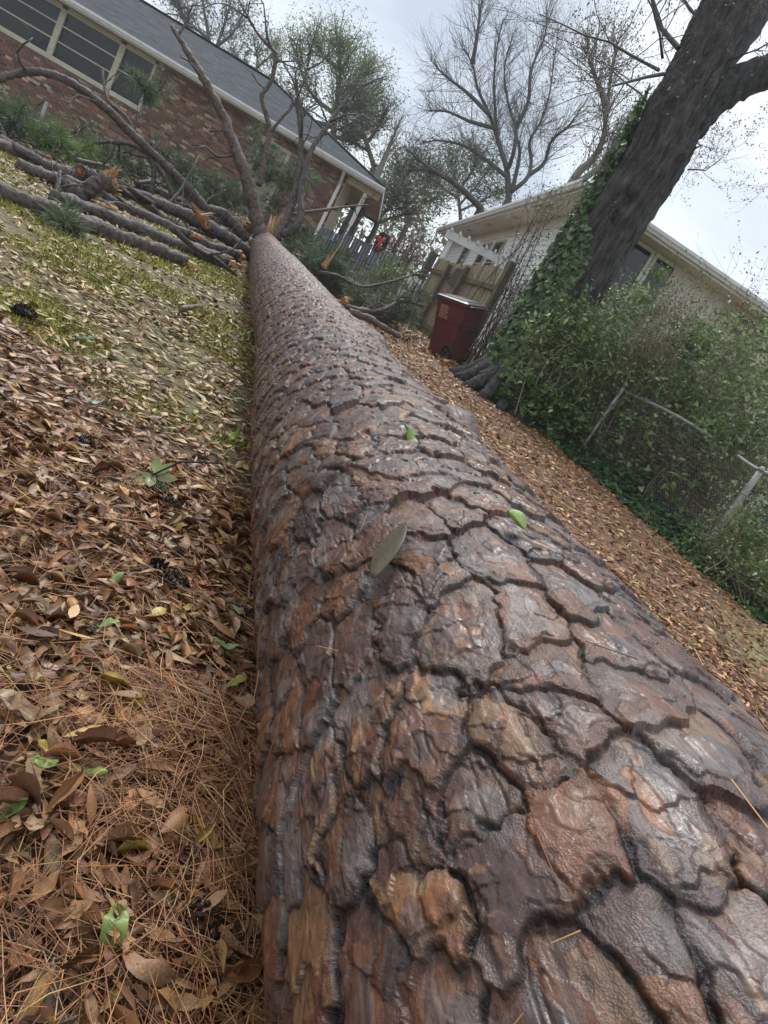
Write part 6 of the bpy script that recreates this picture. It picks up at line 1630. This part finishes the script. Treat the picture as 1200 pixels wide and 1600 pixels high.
CONES = [(240, 790, 0.10, 0.9, 'black wet pine cone lying below the pale green sprig'), (118, 688, 0.10, 0.2, 'small dark pine cone left of the pale green sprig'), (232, 880, 0.10, -0.5, 'upper of two wet black pine cones on a twig'), (238, 905, 0.11, 0.4, 'lower of two wet black pine cones on a twig'),
         (248, 1022, 0.075, 0.6, 'small black pine cone in the middle of the litter'), (366, 1148, 0.085, 1.4, 'black pine cone close to the foot of the trunk'), (293, 1500, 0.11, 1.7, 'big black pine cone at the bottom beside the trunk'), (356, 950, 0.07, 0.3, 'greyish pine cone near the trunk'),
         (385, 886, 0.10, 0.2, 'brown elongated pine cone against the trunk'), (225, 757, 0.09, 0.1, 'brown pine cone half under the pale green sprig'), (262, 868, 0.07, 1.0, 'small dark cone beside the two wet cones'), (18, 482, 0.13, 0.1, 'dark cone on the moss at the left edge')]
cm = None
for (px, py, L, yw, lb_) in CONES:
    p = hit(px, py, 0.02)
    if cm is None: o = cone_mesh().done('pine_cone', m_cone, None, smooth=False); cm = o.data
    else: o = link('pine_cone', cm)
    o.matrix_basis = Matrix.Translation(Vector(p)) @ Matrix.Rotation(yw, 4, 'Z') @ Matrix.Rotation(math.radians(82), 4, 'Y') @ Matrix.Scale(L * 0.8, 4)
    tag(o, lb_, 'pine cone', 'pine cones on the litter')
# sticks
for k, (pl, r, cc, lb_) in enumerate([([(205, 892), (250, 885), (290, 890), (330, 888)], 0.005, (0.6, 0.6, 0.5), 'thin dark twig beside the two wet cones'), ([(260, 745), (275, 735), (300, 715)], 0.004, (0.5, 0.4, 0.35), 'thin twig sticking out of the pale green sprig'), ([(283, 483), (296, 480), (310, 478)], 0.022, (2.0, 1.9, 1.8), 'short pale piece of stick on the leaves near the logs'), ([(88, 905), (105, 895), (120, 885)], 0.010, (1.1, 0.95, 0.85), 'grey piece of bark stick at left'),
        ([(60, 1480), (130, 1520), (190, 1560)], 0.003, (0.9, 0.7, 0.4), 'thin straw coloured twig in the bottom left corner'), ([(408, 1400), (396, 1480), (388, 1590)], 0.0025, (2.2, 2.0, 1.2), 'pale green grass stem along the foot of the trunk'), ([(130, 735), (170, 745), (210, 760)], 0.005, (0.8, 0.9, 0.7), 'mossy thin twig left of the pale green sprig')]):
    pts = np.array([hit(*p, 0.035) for p in pl]); mb = MB(); mb.tube(spline(pts, 10), [r, r * 0.6], 6, cc, 0.15)
    tag(mb.done('stick', m_branch, None, smooth=True), lb_, 'stick', 'sticks on the litter')
# loose bark flakes and needles caught on the trunk
nq = 70
sq = g.uniform(0.2, 5.0, nq); ph = VIEW + g.normal(0.1, 0.7, nq)
cq = axis(sq) + (rad(sq) + 0.012)[:, None] * (np.cos(ph)[:, None] * XA + np.sin(ph)[:, None] * ZA)
tg = AD * g.normal(0, 1, nq)[:, None] + (-np.sin(ph)[:, None] * XA + np.cos(ph)[:, None] * ZA) * g.normal(0, 1, nq)[:, None]; tg /= np.linalg.norm(tg, axis=1)[:, None]
ln_ = g.uniform(0.02, 0.07, nq)[:, None]
v, f = segs(cq - tg * ln_ / 2, cq + tg * ln_ / 2, np.full(nq, 0.0009), np.full(nq, 0.0006))
o = mesh_np('caught_needles', v, f, m_needle, trunk, np.repeat(pal(nq, STR, None, 0.2, g), 6, 0)); tag(o, kind='stuff')
